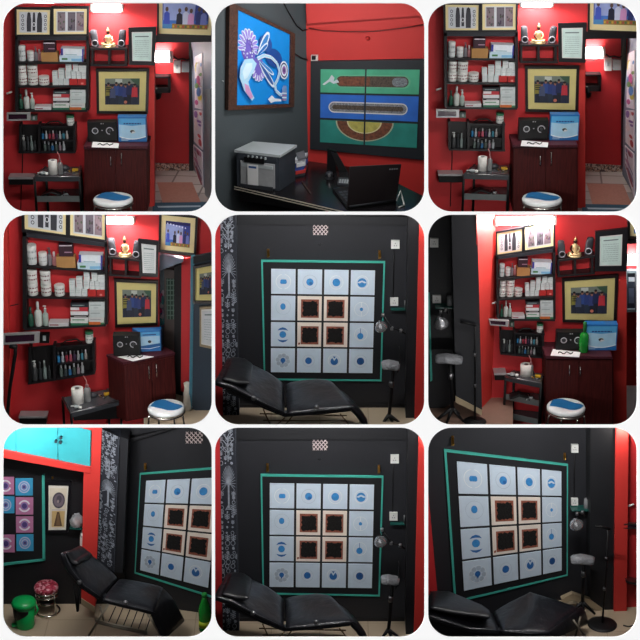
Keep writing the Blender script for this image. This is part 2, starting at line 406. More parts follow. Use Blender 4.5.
def art_stage(R, pl, I, a, t):
    a.prism(R, pl, mp(I, rc(0, 0, 1, 1)), t - .001, t + .001, C(52, 66, 150))
    lay(a, R, pl, I, t, [(.02, .1), (.72, .16), (.7, .75), (.02, .8)], C(150, 164, 214), 2); lay(a, R, pl, I, t, rc(0, 0, 1, .12), C(32, 30, 96), 3)
    for j in range(7): lay(a, R, pl, I, t, ell(.08 + .12 * j, .1 + .02 * j, .025, .035, 8), C(220, 224, 250), 4)
    lay(a, R, pl, I, t, rc(0, .74, 1, .88), C(60, 110, 190), 4)
    lay(a, R, pl, I, t, rc(.22, .84, 1, 1), C(150, 120, 60), 5); lay(a, R, pl, I, t, rc(0, .86, .22, 1), C(70, 130, 180), 5)
    for i, (x, c, d) in enumerate(((.1, (60, 80, 180), 0), (.38, (24, 26, 50), .04), (.52, (200, 206, 230), 0), (.63, (210, 150, 200), .05), (.8, (40, 50, 110), 0), (.9, (110, 120, 190), .04))):
        k = 6 + 2 * i
        lay(a, R, pl, I, t, [(x - .07, .86), (x - .06, .52 + d), (x, .46 + d), (x + .06, .52 + d), (x + .07, .86)], C(*c), k); lay(a, R, pl, I, t, ell(x, .4 + d, .035, .07, 10), C(90, 66, 60), k + 1)
    for j in range(14): lay(a, R, pl, I, t, ell(.25 + .055 * j, .93, .022, .04, 8), C(*((196, 160, 60), (180, 80, 70), (90, 120, 70))[j % 3]), 20)
def art_paper(tone=(206, 226, 220), ink=(110, 130, 130), n=9):
    def art(R, pl, I, a, t):
        a.prism(R, pl, mp(I, rc(0, 0, 1, 1)), t - .001, t + .001, C(*tone))
        rr = random.Random(3)
        lay(a, R, pl, I, t, rc(.14, .1, .86, .14), C(*ink), 2)
        for j in range(n):
            y = .26 + j * .66 / n; x = .12
            while x < .86:
                x2 = min(.88, x + rr.uniform(.05, .16)); lay(a, R, pl, I, t, rc(x, y, x2, y + .016), C(*[min(255, v + 40) for v in ink]), 2); x = x2 + .025
            if rr.random() < .25: pass
    return art
# ------------------------------------------------------------------ small standing things
JAR = [(.9, 0), (1, .04), (1, .72), (.93, .76)]
def stand_obj(R, pl, m, x0, x1, y0, y1, t, base=None):
    xm = (x0 + x1) / 2; b = R.at(pl, m((xm, y1)), t) if base is None else base
    p0, p1 = m((x0, y1)), m((x1, y1)); w = math.hypot(p1[0] - p0[0], p1[1] - p0[1]) * R.mpp(b)
    q0, q1 = m((xm, y0)), m((xm, y1)); h = R.H(b, math.hypot(q1[0] - q0[0], q1[1] - q0[1]))
    return b, w / 2, h
def glyphs(mb, c, r, h, rows, col, seed):
    """printed marks round the front of a container"""
    rr = random.Random(seed)
    for k in range(rows):
        z = h * (.3 + .32 * k / max(1, rows - 1)) if rows > 1 else h * .42; a = -70
        while a < 60:
            da = rr.uniform(8, 26); q = []
            for ang, zz in ((a, z), (a + da, z), (a + da, z + h * .1), (a, z + h * .1)):
                g = math.radians(ang - 90); q.append(c + Vector((math.cos(g) * r * 1.02, math.sin(g) * r * 1.02, zz)))
            mb.add(q, [[0, 1, 2, 3]], col); a += da + rr.uniform(5, 12)
def jar(R, pl, m, x0, x1, y0, y1, label, t=.085, base=None, body=WPL, lid=WPL, ink=(120, 70, 74), group=None, cat='jar', seed=0):
    b, r, h = stand_obj(R, pl, m, x0, x1, y0, y1, t, base); r = min(r, .062)
    th = thing('jar', label, cat, b, group)
    g = MB().lathe(b, [(r * .92, 0), (r, h * .04), (r, h * .74), (r * .9, h * .78)], body); glyphs(g, b, r, h, 2, C(*ink), seed); g.build('body', th)
    MB().lathe(b, [(r * 1.0, h * .77), (r * 1.03, h * .8), (r * 1.03, h * .97), (r * .96, h)], lid).build('lid', th)
    return b + Vector((0, 0, h))
def bottle(R, pl, m, x0, x1, y0, y1, label, col, cap, t=.085, neck=.5, pump=False, group=None, name='bottle', cap_label=None, maxr=.06):
    b, r, h = stand_obj(R, pl, m, x0, x1, y0, y1, t); r = min(r, maxr)
    th = thing(name, label, name.split('_')[-1], b, group); s = .62 if neck else .86
    MB().lathe(b, [(r * .9, 0), (r, h * .03), (r, h * s * .86), (r * .8, h * s * .97), (r * (neck or .9), h * (s + .05))], col).build('body', th)
    nk = r * (neck or .9)
    c = MB().lathe(b, [(nk * 1.05, h * (s + .04)), (nk * 1.05, h * (.86 if pump else .96)), (nk * .7, h * (.88 if pump else 1))], cap, 12)
    if pump:
        c.lathe(b, [(nk * .3, h * .87), (nk * .3, h * .97)], cap, 8)
        c.box(b + Vector((-nk * .4, 0, h * .95)), (1, 0, 0), nk * 2.6, h * .05, nk * .8, cap)
    c.build('pump' if pump else 'cap', th)
    return th
def carton(R, pl, m, x0, x1, y0, y1, label, col, t=.085, d=.11, base=None, tilt=0, bands=(), group=None, name='carton', cat='box', lines=0, ink=(120, 130, 135)):
    b, r, h = stand_obj(R, pl, m, x0, x1, y0, y1, t, base)
    mb = MB(); mb.box(b, pl.u, 2 * r, h, d, col, tilt=tilt)
    u = pl.u; nrm = Vector((u.y, -u.x, 0)); up = Vector((0, 0, 1))
    if tilt: u, up = (u * math.cos(tilt) + up * math.sin(tilt)), (up * math.cos(tilt) - u * math.sin(tilt))
    def fl(a0, a1, c0, c1, c, k=1): mb.add([b + u * (x - .5) * 2 * r + up * y * h + nrm * (d / 2 + .0012 * k) for x, y in ((a0, c0), (a1, c0), (a1, c1), (a0, c1))], [[0, 1, 2, 3]], c)
    for q in bands: fl(*q[:4], q[4])
    rr = random.Random(hash(label) % 1000 if False else len(label))
    for j in range(lines):
        y = .8 - .6 * j / max(1, lines); x = .12
        while x < .8:
            x2 = min(.88, x + rr.uniform(.08, .25)); fl(x, x2, y - .05, y, C(*ink), 2); x = x2 + .05
    one(mb, name, label, cat, group)
    return b + Vector((0, 0, h))
# ------------------------------------------------------------------ the red wall with its shelves
def shelf_board(R, pl, m, xl, xr, y, th, t1=.16, tt=.085):
    a, b = R.at(pl, m((xl, y)), tt), R.at(pl, m((xr, y)), tt); n = pl.n
    a0, b0 = a - n * (tt - .001), b - n * (tt - .001); a1, b1 = a0 + n * (t1 - .001), b0 + n * (t1 - .001); d = Vector((0, 0, -th))
    mb = MB(); mb.ext([a0, b0, b1, a1], d, SHELF); return mb
def shelf_unit(R, pl, m):
    L = lambda s: f'{s} in {R.name}'
    base = R.at(pl, m((155, 330)), .002)
    th = thing('wall_shelf', L('tall black open shelf unit on the red wall'), 'shelf', base)
    MB().prism(R, pl, mp(m, rc(45, 106, 54, 330)), .002, .16, SHELF).build('side_panel', th)
    MB().prism(R, pl, mp(m, rc(258, 106, 266, 330)), .002, .16, SHELF).build('side_panel', th)
    MB().prism(R, pl, mp(m, rc(45, 110.5, 266, 121)), .002, .16, mat('dark shelf fascia', (34, 36, 44), .5)).build('top_panel', th)
    for y in (181, 252, 324): shelf_board(R, pl, m, 50, 262, y, .024).build('shelf', th)
    # upper board
    jar(R, pl, m, 56, 78, 137, 181, L('tall white can on the top board by the side panel'), body=C(206, 212, 212), cat='can', ink=(150, 160, 160), seed=1)
    jar(R, pl, m, 82, 102, 152, 181, L('short white can beside the tall can'), body=C(220, 222, 222), cat='can', ink=(190, 190, 190), seed=2)
    bottle(R, pl, m, 103, 114, 140, 181, L('grey spray bottle on the top board'), C(120, 116, 122), C(90, 90, 96), pump=True)
    bottle(R, pl, m, 114, 125, 148, 181, L('small pinkish bottle touching the tan box'), C(170, 110, 112), C(210, 190, 190))
    top = carton(R, pl, m, 126, 175, 154, 181, L('tan cardboard box on the top board'), CARD, name='cardboard_box')
    tp = R.at(pl, m((150, 154)), .085); tp = Vector((tp.x, tp.y, top.z))
    carton(R, pl, m, 132, 168, 124, 153, L('dark purple carton standing on the tan cardboard box'), C(50, 24, 38), base=tp, d=.08, bands=[(.05, .95, .86, .95, C(210, 200, 210)), (.4, .95, .3, .4, C(160, 130, 150))])
    top = carton(R, pl, m, 180, 251, 163, 181, L('pale blue carton with green print on the top board'), C(190, 214, 226), bands=[(.1, .34, .3, .6, C(60, 120, 70)), (.5, .95, .1, .5, C(120, 180, 214)), (.94, 1, 0, 1, C(40, 50, 140))])
    tp = R.at(pl, m((218, 163)), .085); tp = Vector((tp.x, tp.y, top.z + .002))
    carton(R, pl, m, 184, 252, 142, 162, L('white glove pack lying on the pale blue carton'), C(222, 230, 236), base=tp, d=.12, tilt=math.radians(-2), bands=[(0, .1, 0, 1, C(50, 60, 150)), (.93, 1, 0, 1, C(44, 56, 150)), (.2, .7, .05, .2, C(160, 190, 200))], name='glove_pack', cat='pack')
    # middle board: jars
    nm = ['jar by the side panel', 'middle jar', 'jar beside the small boxes']
    tops = []
    for i, (a, b) in enumerate(((55, 82), (84, 115), (117, 148))):
        tops.append(jar(R, pl, m, a, b, 225 if i < 2 else 227, 252, L(f'white {nm[i]} in the lower tier'), group=None, seed=4 + i))
    for i, (a, b) in enumerate(((55, 80), (84, 117))):
        jar(R, pl, m, a, b, 194, 224, L(f'white jar stacked on the {("side panel jar", "middle jar")[i]}'), base=tops[i] + Vector((0, 0, .001)), seed=8 + i)
    # little white boxes
    G = f'little white ink boxes piled on the middle board, {R.name}'
    bx = [(159, 174.5, 233, 252), (176, 191, 233, 252), (192.5, 207, 233, 252), (209, 233, 234, 252), (235, 259, 234, 252),
          (158, 173, 213, 233), (177, 194, 206, 233), (197.5, 213, 211, 233), (215, 228.5, 212, 234), (230, 243.5, 212, 234), (245, 259, 214, 234),
          (198, 214, 190, 211), (220, 235.5, 189, 212), (237, 259, 194, 212.5)]
    nb = ['bottom row, box beside the jars', 'bottom row, second box', 'bottom row, third box', '', '', 'second row, box beside the jars', 'second row, taller second box', 'second row, third box', 'second row, above the first red box', 'second row, above the red box joint', 'second row, end box by the side panel', 'top row, single tall box', 'top row, middle box', 'top row, wide box by the side panel']
    tz = []
    sup = [None, None, None, None, None, 0, 1, 2, 3, 4, 4, 7, 8, 10]
    for i, (a, b, c, d) in enumerate(bx):
        base = None
        if sup[i] is not None:
            p = R.at(pl, m(((a + b) / 2, d)), .085); base = Vector((p.x, p.y, tz[sup[i]] + .001))
        if i in (3, 4): lb = L(f'red box {("next to the white boxes", "by the black side panel")[i - 3]} on the middle board')
        else: lb = L(f'little white box ({nb[i]})')
        q = carton(R, pl, m, a, b, c, d, lb, C(186, 40, 38) if i in (3, 4) else C(214, 220, 220), base=base, d=.07, group=None if i in (3, 4) else G, lines=0 if i in (3, 4) else 2, ink=(170, 180, 182), bands=[(.35, .65, .1, .4, C(220, 150, 140))] if i == 4 else ())
        tz.append(q.z)
    # lower board
    bottle(R, pl, m, 58, 70, 281, 324, L('dark green bottle on the bottom board'), C(34, 84, 66), C(30, 70, 58))
    bottle(R, pl, m, 72, 90, 268, 324, L('big white squeeze bottle on the bottom board'), C(206, 212, 206), C(220, 224, 222), neck=.35)
    bottle(R, pl, m, 91, 105, 278, 324, L('slim white spray bottle beside the big squeeze bottle'), C(170, 186, 178), C(214, 218, 216), neck=.4, pump=True)
    carton(R, pl, m, 106, 155, 315, 324, L('flat white carton beside the bottles'), C(210, 210, 212), d=.13, bands=[(.05, .5, .3, .6, C(160, 80, 90)), (0, 1, .85, 1, C(230, 230, 232))])
    z = None
    for nm, y0, y1, c, bd in (('green and white carton at the bottom', 313, 324, C(40, 110, 80), [(0, 1, .55, 1, C(220, 224, 220))]), ('white carton second from the bottom', 303, 312, C(222, 222, 222), [(.1, .8, .2, .5, C(90, 150, 110))]), ('black carton in the middle', 297, 302.5, C(28, 28, 30), [(.2, .9, .3, .6, C(190, 190, 190))]),
                          ('plain white carton above the black one', 287, 296.5, C(224, 224, 226), []), ('red and white carton second from top', 276, 286, C(190, 50, 60), [(0, .5, .3, 1, C(226, 222, 222))]), ('dark carton on top', 266, 275, C(40, 44, 52), [(.1, .8, .4, .7, C(140, 160, 160))])):
        p = R.at(pl, m((185, y1)), .085); base = None if z is None else Vector((p.x, p.y, z + .001))
        z = carton(R, pl, m, 161, 209, y0, y1, L(f'{nm} of the narrow stack'), c, base=base, d=.12, bands=bd).z
    z = None
    for nm, y0, y1, c, bd in (('orange banded carton at the bottom', 305, 324, C(206, 206, 204), [(0, .75, 0, .4, C(206, 110, 50)), (.75, 1, 0, .3, C(70, 130, 90)), (.1, .8, .65, .75, C(150, 155, 160))]), ('pale grey carton in the middle', 285, 304.5, C(196, 206, 206), [(.1, .7, .5, .62, C(150, 165, 165))]), ('pale grey carton on top', 265, 284.5, C(204, 212, 212), [(.1, .8, .55, .7, C(160, 175, 175)), (.3, .6, .2, .35, C(180, 190, 190))])):
        p = R.at(pl, m((235, y1)), .085); base = None if z is None else Vector((p.x, p.y, z + .001))
        z = carton(R, pl, m, 211, 257, y0, y1, L(f'{nm} of the wide stack'), c, base=base, d=.12, bands=bd).z
def low_rack(R, pl, m):
    L = lambda s: f'{s} in {R.name}'
    th = thing('wall_rack', L('low black wall rack of small ink bottles'), 'rack', R.at(pl, m((142, 455)), .002))
    MB().prism(R, pl, mp(m, rc(58, 372, 227, 454)), .002, .006, mat('black rack backing', (16, 13, 15), .5)).build('back_panel', th)
    for x0, x1 in ((57, 64), (114, 121), (219, 227)):
        MB().prism(R, pl, mp(m, rc(x0, 372, x1, 455)), .006, .13, SHELF).build('divider', th)
    shelf_board(R, pl, m, 57, 227, 449, .022, .13, .07).build('shelf', th)
    shelf_board(R, pl, m, 118, 223, 415, .012, .13, .07).build('shelf', th)
    shelf_board(R, pl, m, 118, 227, 373, .018, .13, .07).build('top_panel', th)
    for i, (a, b, y, c, cp, pu, nm) in enumerate(((66, 79, 404, (60, 62, 64), (205, 208, 206), True, 'grey pump bottle'), (81, 89, 408, (44, 48, 52), (70, 74, 78), False, 'dark slim bottle'), (91, 100, 406, (120, 134, 132), (150, 160, 158), False, 'pale grey tube bottle'), (102, 110, 420, (40, 44, 46), (60, 64, 66), False, 'short black bottle'))):
        bottle(R, pl, m, a, b, y, 449, L(f'{nm} in the open rack half'), C(*c), C(*cp), t=.07, pump=pu)
    cs = [(40, 120, 170), (170, 180, 190), (150, 40, 60), (190, 90, 110), (60, 40, 70), (170, 176, 180), (60, 130, 150), (176, 170, 168)]
    nmz = ['blue', 'grey white', 'dark red', 'pink', 'purple', 'silver', 'teal', 'cream']
    for i, c in enumerate(cs):
        x = 125 + i * 10.3; bottle(R, pl, m, x, x + 7.5, 390 + (i % 3), 415, L(f'tiny {nmz[i]} ink bottle on the rack\'s upper tier'), C(*c), C(210, 210, 212) if i % 2 else C(60, 60, 66), t=.07, name='ink_bottle', group=f'ink bottles in the low rack, {R.name}')
    cs = [(90, 104, 100), (60, 70, 74), (50, 110, 160), (84, 96, 90), (150, 130, 140), (170, 176, 180)]
    nmz = ['tall grey green', 'slate', 'blue', 'olive', 'mauve', 'silver']
    for i, c in enumerate(cs):
        x = 131 + i * 11.2; bottle(R, pl, m, x, x + 8.5, 419 + (i * 7 % 5) * 2, 449, L(f'{nmz[i]} ink bottle on the rack\'s lower tier'), C(*c), C(190, 192, 196), t=.07, name='ink_bottle', group=f'ink bottles in the low rack, {R.name}')
    jar(R, pl, m, 200, 223, 344, 373, L('white jar with green lid on the low rack'), t=.07, lid=C(50, 120, 84), ink=(150, 160, 160), seed=20)
    a = MB(); b = R.at(pl, m((160, 373)), .07)
    a.cushion([(R.at(pl, m((132, 371)), .1), R.at(pl, m((132, 371)), .03)), (R.at(pl, m((148, 362)), .1), R.at(pl, m((148, 362)), .03)), (R.at(pl, m((176, 361)), .1), R.at(pl, m((176, 361)), .03)), (R.at(pl, m((192, 371)), .1), R.at(pl, m((192, 371)), .03))], .02, BPL)
    one(a, 'pouch', L('flat black pouch lying on the low black rack'), 'pouch')
def wall_lamp_bar(R, pl, m, q, stand=False):
    L = lambda s: f'{s} in {R.name}'
    Q = quadmap(mp(m, q)); th = thing('work_lamp', L('silver rimmed work lamp head below the shelf unit'), 'lamp', R.at(pl, Q((.5, 1)), .1))
    f = MB()
    for a in (rc(0, 0, 1, .16), rc(0, .84, 1, 1), rc(0, .16, .06, .84), rc(.86, .16, 1, .84)): f.prism(R, pl, mp(Q, a), .18, .215, mat('pale silver rim', (176, 174, 176), .4, .3))
    f.build('rim', th)
    MB().prism(R, pl, mp(Q, rc(.06, .16, .86, .84)), .18, .2, mat('dark lamp lens', (50, 26, 44), .25)).build('lens', th)
    MB().tube([R.at(pl, Q((.5, .5)), .18), R.at(pl, Q((.55, .6)), .018)], .012, BPL).build('arm', th)
    return th, Q
def power_radio(R, pl, m, base=None):
    """black box with two ring dials on the cabinet"""
    b, r, h = stand_obj(R, pl, m, 265, 352, 360, 427, .2, base); h -= .12 * math.tan(R.e)
    th = thing('power_supply', f'black boxy device with two ring dials on the cabinet, {R.name}', 'device', b)
    MB().box(b, pl.u, 2 * r, h, .12, BPL).build('body', th)
    u = pl.u; n = Vector((u.y, -u.x, 0))
    for k, (x, rr_) in enumerate(((-.24, .135), (.26, .165))):
        c = b + u * (x * 2 * r) + n * .062 + Vector((0, 0, h * .56)); pts = [c + u * math.cos(a) * rr_ * r * 1.4 + Vector((0, 0, math.sin(a))) * rr_ * r * 1.4 for a in [i * math.pi / 12 for i in range(24 if k == 0 else 19)]]
        MB().tube(pts, .007, C(170, 172, 176, .3), 6, closed=(k == 0)).build('dial_ring', th)
        MB().lathe(c - n * .001, [(r * .1, 0), (r * .1, .012)], DGR, 12, ax=n).build('knob', th)
    d = MB()
    for x, z, s in ((0, .56, .05), (-.03, .9, .03), (.05, .9, .03), (0, .9, .02)): d.box(b + u * x * 2 * r + n * .061 + Vector((0, 0, h * z)), u, s * 2 * r, h * .05, .004, C(150, 152, 156))
    d.build('buttons', th)
    return th
def blue_carton(R, pl, m, x0=357, x1=441, y0=350, y1=431):
    b, r, h = stand_obj(R, pl, m, x0, x1, y0, y1, .2); h -= .1 * math.tan(R.e)
    mb = MB(); BL = C(34, 108, 176, .35); u = pl.u; n = Vector((u.y, -u.x, 0)); mb.box(b, u, 2 * r, h, .12, BL)
    def fl(pts, c, k): mb.add([b + u * (x - .5) * 2 * r + n * (.06 + .001 * k) + Vector((0, 0, (1 - y) * h)) for x, y in pts], [list(range(len(pts)))], c)
    fl([(.03, .22)] + [(.03 + .94 * i / 12, .78 + .1 * math.sin(i / 12 * math.pi)) for i in range(13)] + [(.97, .22)], C(170, 212, 236, .35), 1)
    fl([(.03, .06), (.97, .06), (.97, .3), (.5, .36), (.03, .3)], C(86, 168, 220, .35), 2)
    x = .2; rr = random.Random(5)
    while x < .8:
        x2 = x + rr.uniform(.03, .09); fl(rc(x, .24, min(x2, .84), .29), C(30, 60, 130), 3); x = x2 + .02
    fl([(.42, .52), (.56, .5), (.62, .62), (.47, .68)], C(200, 214, 220), 3); fl(ell(.5, .58, .08, .06, 10), C(50, 56, 66), 4); fl(ell(.53, .61, .05, .035, 10), C(220, 224, 230), 5)
    for j in range(3): fl(rc(.1, .84 + j * .045, .5 - j * .08, .86 + j * .045), C(190, 220, 240), 3)
    fl([(.03 + .94 * i / 12, .8 + .1 * math.sin(i / 12 * math.pi)) for i in range(13)] + [(.97 - .94 * i / 12, .765 + .1 * math.sin((12 - i) / 12 * math.pi)) for i in range(13)], C(236, 244, 250), 4)
    one(mb, 'printed_carton', f'big blue printed carton standing on the cabinet in {R.name}', 'box')
def buddha(R, pl, m):
    b, r, h = stand_obj(R, pl, m, 303, 347, 83, 139, .09)
    th = thing('buddha_statue', f'small seated buddha statue between two speakers in {R.name}', 'statue', b)
    SK = mat('dark bronze', (64, 40, 34), .35, .4); GD = mat('pale gilt robe', (196, 172, 126), .45, .15)
    u = pl.u; n = Vector((u.y, -u.x, 0)); V = lambda x, y, z: b + u * x * r + n * y * r + Vector((0, 0, z * h))
    MB().lathe(b, [(r * .95, 0), (r, h * .04), (r * .9, h * .1)], GD, 20, sx=1).build('plinth', th)
    MB().tube([V(-.15, .1, .16), V(-.8, .25, .15), V(-.55, .75, .14), V(.1, .7, .15), V(.55, .75, .14), V(.8, .25, .15), V(.15, .1, .16)], [r * .2, r * .19, r * .15, r * .13, r * .15, r * .19, r * .2], GD, 10).build('legs', th)
    MB().lathe(b, [(r * .42, h * .1), (r * .4, h * .22), (r * .36, h * .36), (r * .46, h * .5), (r * .38, h * .58), (r * .14, h * .62), (r * .13, h * .66)], GD, 16).build('torso', th)
    for s in (-1, 1): MB().tube([V(s * .42, 0, .53), V(s * .62, .15, .36), V(s * .25, .55, .22)], [r * .13, r * .11, r * .09], SK if s < 0 else GD, 8).build('arm', th)
    MB().lathe(b, [(r * .1, h * .63), (r * .24, h * .68), (r * .28, h * .76), (r * .24, h * .83), (r * .12, h * .87)], SK, 14).build('head', th)
    MB().lathe(b, [(r * .27, h * .79), (r * .2, h * .87), (r * .12, h * .9), (r * .1, h * .95), (r * .03, h)], mat('gilt hair', (190, 160, 110), .4, .5), 12).build('hair', th)
def cube_shelf(R, pl, m):
    L = lambda s: f'{s} in {R.name}'
    th = thing('wall_cubby', L('small black two-cell cube shelf under the buddha'), 'shelf', R.at(pl, m((326, 196)), .002))
    for x0, x1 in ((273, 279), (323, 330), (373, 380)): MB().prism(R, pl, mp(m, rc(x0, 145, x1, 194)), .002, .15, SHELF).build('side_panel', th)
    shelf_board(R, pl, m, 271, 382, 139, .024, .17, .09).build('top_panel', th)
    shelf_board(R, pl, m, 271, 382, 188, .024, .15, .085).build('shelf', th)
    for i, (x0, x1, lean) in enumerate(((273, 297, -4), (351, 377, 5))):
        xm = (x0 + x1) / 2; b = R.at(pl, m((xm, 139)), .09); k = R.mpp(b); h = R.H(b, 49); w = 24 * k; d = .08
        t = thing('speaker', L(('grey computer speaker beside the shelf unit', 'dark computer speaker beside the certificate')[i]), 'speaker', b, f'pair of speakers, {R.name}')
        u = pl.u; n = Vector((u.y, -u.x, 0)); bd = MB()
        loop = lambda z, s, o: [b + u * (o + w * s * .5 * math.copysign(abs(math.cos(a)) ** .6, math.cos(a))) + n * d * s * .5 * math.copysign(abs(math.sin(a)) ** .6, math.sin(a)) + Vector((0, 0, z)) for a in [j * math.pi / 8 for j in range(16)]]
        lv = [(0, .85, 0), (h * .1, .95, 0), (h * .75, .92, lean * k * .7), (h * .95, .8, lean * k), (h, .5, lean * k)]
        vs = []; [vs.extend(loop(*q)) for q in lv]; fs = [[j * 16 + q, j * 16 + (q + 1) % 16, (j + 1) * 16 + (q + 1) % 16, (j + 1) * 16 + q] for j in range(4) for q in range(16)] + [list(range(16))[::-1], list(range(64, 80))]
        bd.add(vs, fs, (mat('grey speaker cloth', (66, 66, 72), .7, bump=.3, scale=40), mat('dark speaker cloth', (40, 40, 47), .7, bump=.3, scale=40))[i], True); bd.build('body', t)
        c = b + n * (d * .5) + Vector((0, 0, h * .24)); MB().tube([c + u * math.cos(a) * w * .38 + Vector((0, 0, math.sin(a) * w * .38)) for a in [j * math.pi / 10 for j in range(20)]], .006, C(150, 150, 158, .3), 6, closed=True).build('driver_ring', t)
        MB().lathe(c - n * .006, [(w * .3, 0), (w * .18, .006), (w * .1, .012)], BPL, 14, ax=n).build('driver', t)
    buddha(R, pl, m)
def red_wall(R, pl, m):
    L = lambda s: f'{s} in {R.name}'
    shelf_unit(R, pl, m); low_rack(R, pl, m); cube_shelf(R, pl, m)
    framed(R, pl, mp(m, [(43, 22), (156, 24), (154, 110), (44, 110)]), L('black framed picture of dark standing figures'), 'picture', (.055, .07), (.07, .075), FRB, CREAM, art_tall(1), t0=.12)
    framed(R, pl, mp(m, [(154, 20), (266, 20), (265, 109), (154, 110)]), L('black framed picture of three grey panels'), 'picture', (.055, .075), (.075, .08), FRB, CREAM, art_tall(2), t0=.12)
    framed(R, pl, mp(m, [(287, 206), (446, 205), (442, 341), (289, 340)]), L('dark framed group photograph with yellow mount'), 'picture', (.05, .06), (.12, .15), FRM, YEL, art_group)
# ------------------------------------------------------------------ furniture of the red rooms
def stool(R, pl, cx, cy, rx, t, legy=635, legw=None):
    """white cushion stool with a blue wave; cy = centre of the seat top"""
    c = R.at(pl, (cx, cy), t); r = rx * R.mpp(c)
    th = thing('round_stool', f'round stool with white seat and blue wave on metal legs in {R.name}', 'stool', Vector((c.x, c.y, c.z - .3)))
    se = MB().lathe(c, [(r * .9, -.06), (r, -.05), (r * 1.01, -.03), (r * .97, -.01), (r * .85, .0), (r * .4, .006), (0, .008)], mat('white vinyl seat', (222, 226, 226), .35), 40)
    B = mat('blue wave vinyl', (28, 104, 158), .35); top = lambda x, y: c + Vector((x * r, -y * r * 1, .012 - .012 * (x * x + y * y)))
    n = 16; xs = [-.86 + 1.76 * i / n for i in range(n + 1)]
    up = list(zip(xs, np.interp(xs, (-.86, -.65, -.4, -.1, .2, .5, .8, .9), (-.02, .62, .78, .72, .42, .2, .12, -.05)))); lo = list(zip(xs, np.interp(xs, (-.86, -.6, -.3, .1, .4, .7, .9), (-.08, -.2, -.36, -.6, -.6, -.42, -.1))))
    for i in range(n):
        q = [(x, -y) for x, y in (lo[i], lo[i + 1], up[i + 1], up[i])]
        se.add([top(*p) for p in q], [[0, 1, 2, 3]], B)
    se.build('seat', th)
    MB().tube([c + Vector((math.cos(a) * r * .98, math.sin(a) * r * .98, -.075)) for a in [i * math.pi / 16 for i in range(32)]], .012, CHROME, 8, True).build('seat_ring', th)
    for a in (200, 250, 340, 300):
        g = math.radians(a); p0 = c + Vector((math.cos(g) * r * .96, math.sin(g) * r * .96, -.07)); d = Vector((math.cos(g) * .12, math.sin(g) * .12, -1)); L = .02
        while L < .9:
            q = p0 + d * L; z = q - CAM; py = 320 - F * z.dot(UPV) / z.dot(FWD)
            if py > R.rect[3] - .6: break
            L += .01
        if L > .03: MB().tube([p0, p0 + d * (L - .01)], .011, CHROME, 8).build('leg', th)
    return th
def cabinet(R, pl, top, front, side=None, split=.5, hx=None, tdep=.44, ft=.42):
    """top: (xl, xr, y of the front edge); front: polygon (xl, xr)"""
    xl, xr, y = top
    th = thing('cabinet', f'dark red brown two-door cabinet under the group photograph in {R.name}', 'cabinet', R.at(pl, ((front[0] + front[1]) / 2, 634), ft))
    MB().prism(R, pl, rc(front[0], y + 8, front[1], 636), .003, ft - .02, WOOD).build('body', th)
    a, b = R.at(pl, (xl, y), tdep), R.at(pl, (xr, y), tdep); d = pl.n * (tdep - .003)
    MB().ext([a, b, b - d, a - d], Vector((0, 0, -.032)), WOODT).build('worktop', th)
    xm = front[0] + (front[1] - front[0]) * split
    for i, (x0, x1) in enumerate(((front[0] + 3, xm - .8), (xm + .8, front[1] - 3))):
        dr = MB().prism(R, pl, rc(x0, y + 10, x1, 636), ft - .018, ft, WOOD).build('door', th)
        hxx, h0, h1 = hx[i]
        p, q = R.at(pl, (hxx, h0), ft + .03), R.at(pl, (hxx, h1), ft + .03); n = pl.n
        MB().tube([p - n * .03, p, q, q - n * .03], .008, CHROME, 8).build('handle', dr)
    return a.z
def papers(R, pl, quad, z, label):
    """sheets lying on a horizontal top at height z"""
    H = Plane((0, 0, z), (0, 0, 1)); p = [H.hit(R.px(q), 0) for q in quad]
    mb = MB(); mb.ext([v + Vector((0, 0, .006)) for v in p], Vector((0, 0, -.0055)), PAP); one(mb, 'paper_sheets', label, 'papers')
    c = sum(p, Vector()) / 4 + Vector((0, 0, .012))
    k = MB(); k.tube([c + Vector((-.09 + .012 * i, .03 * math.sin(i * .9), .003 * (i % 2))) for i in range(16)], .006, BPL, 6); one(k, 'cable', f'short black cable lying on the white papers in {R.name}', 'cable')
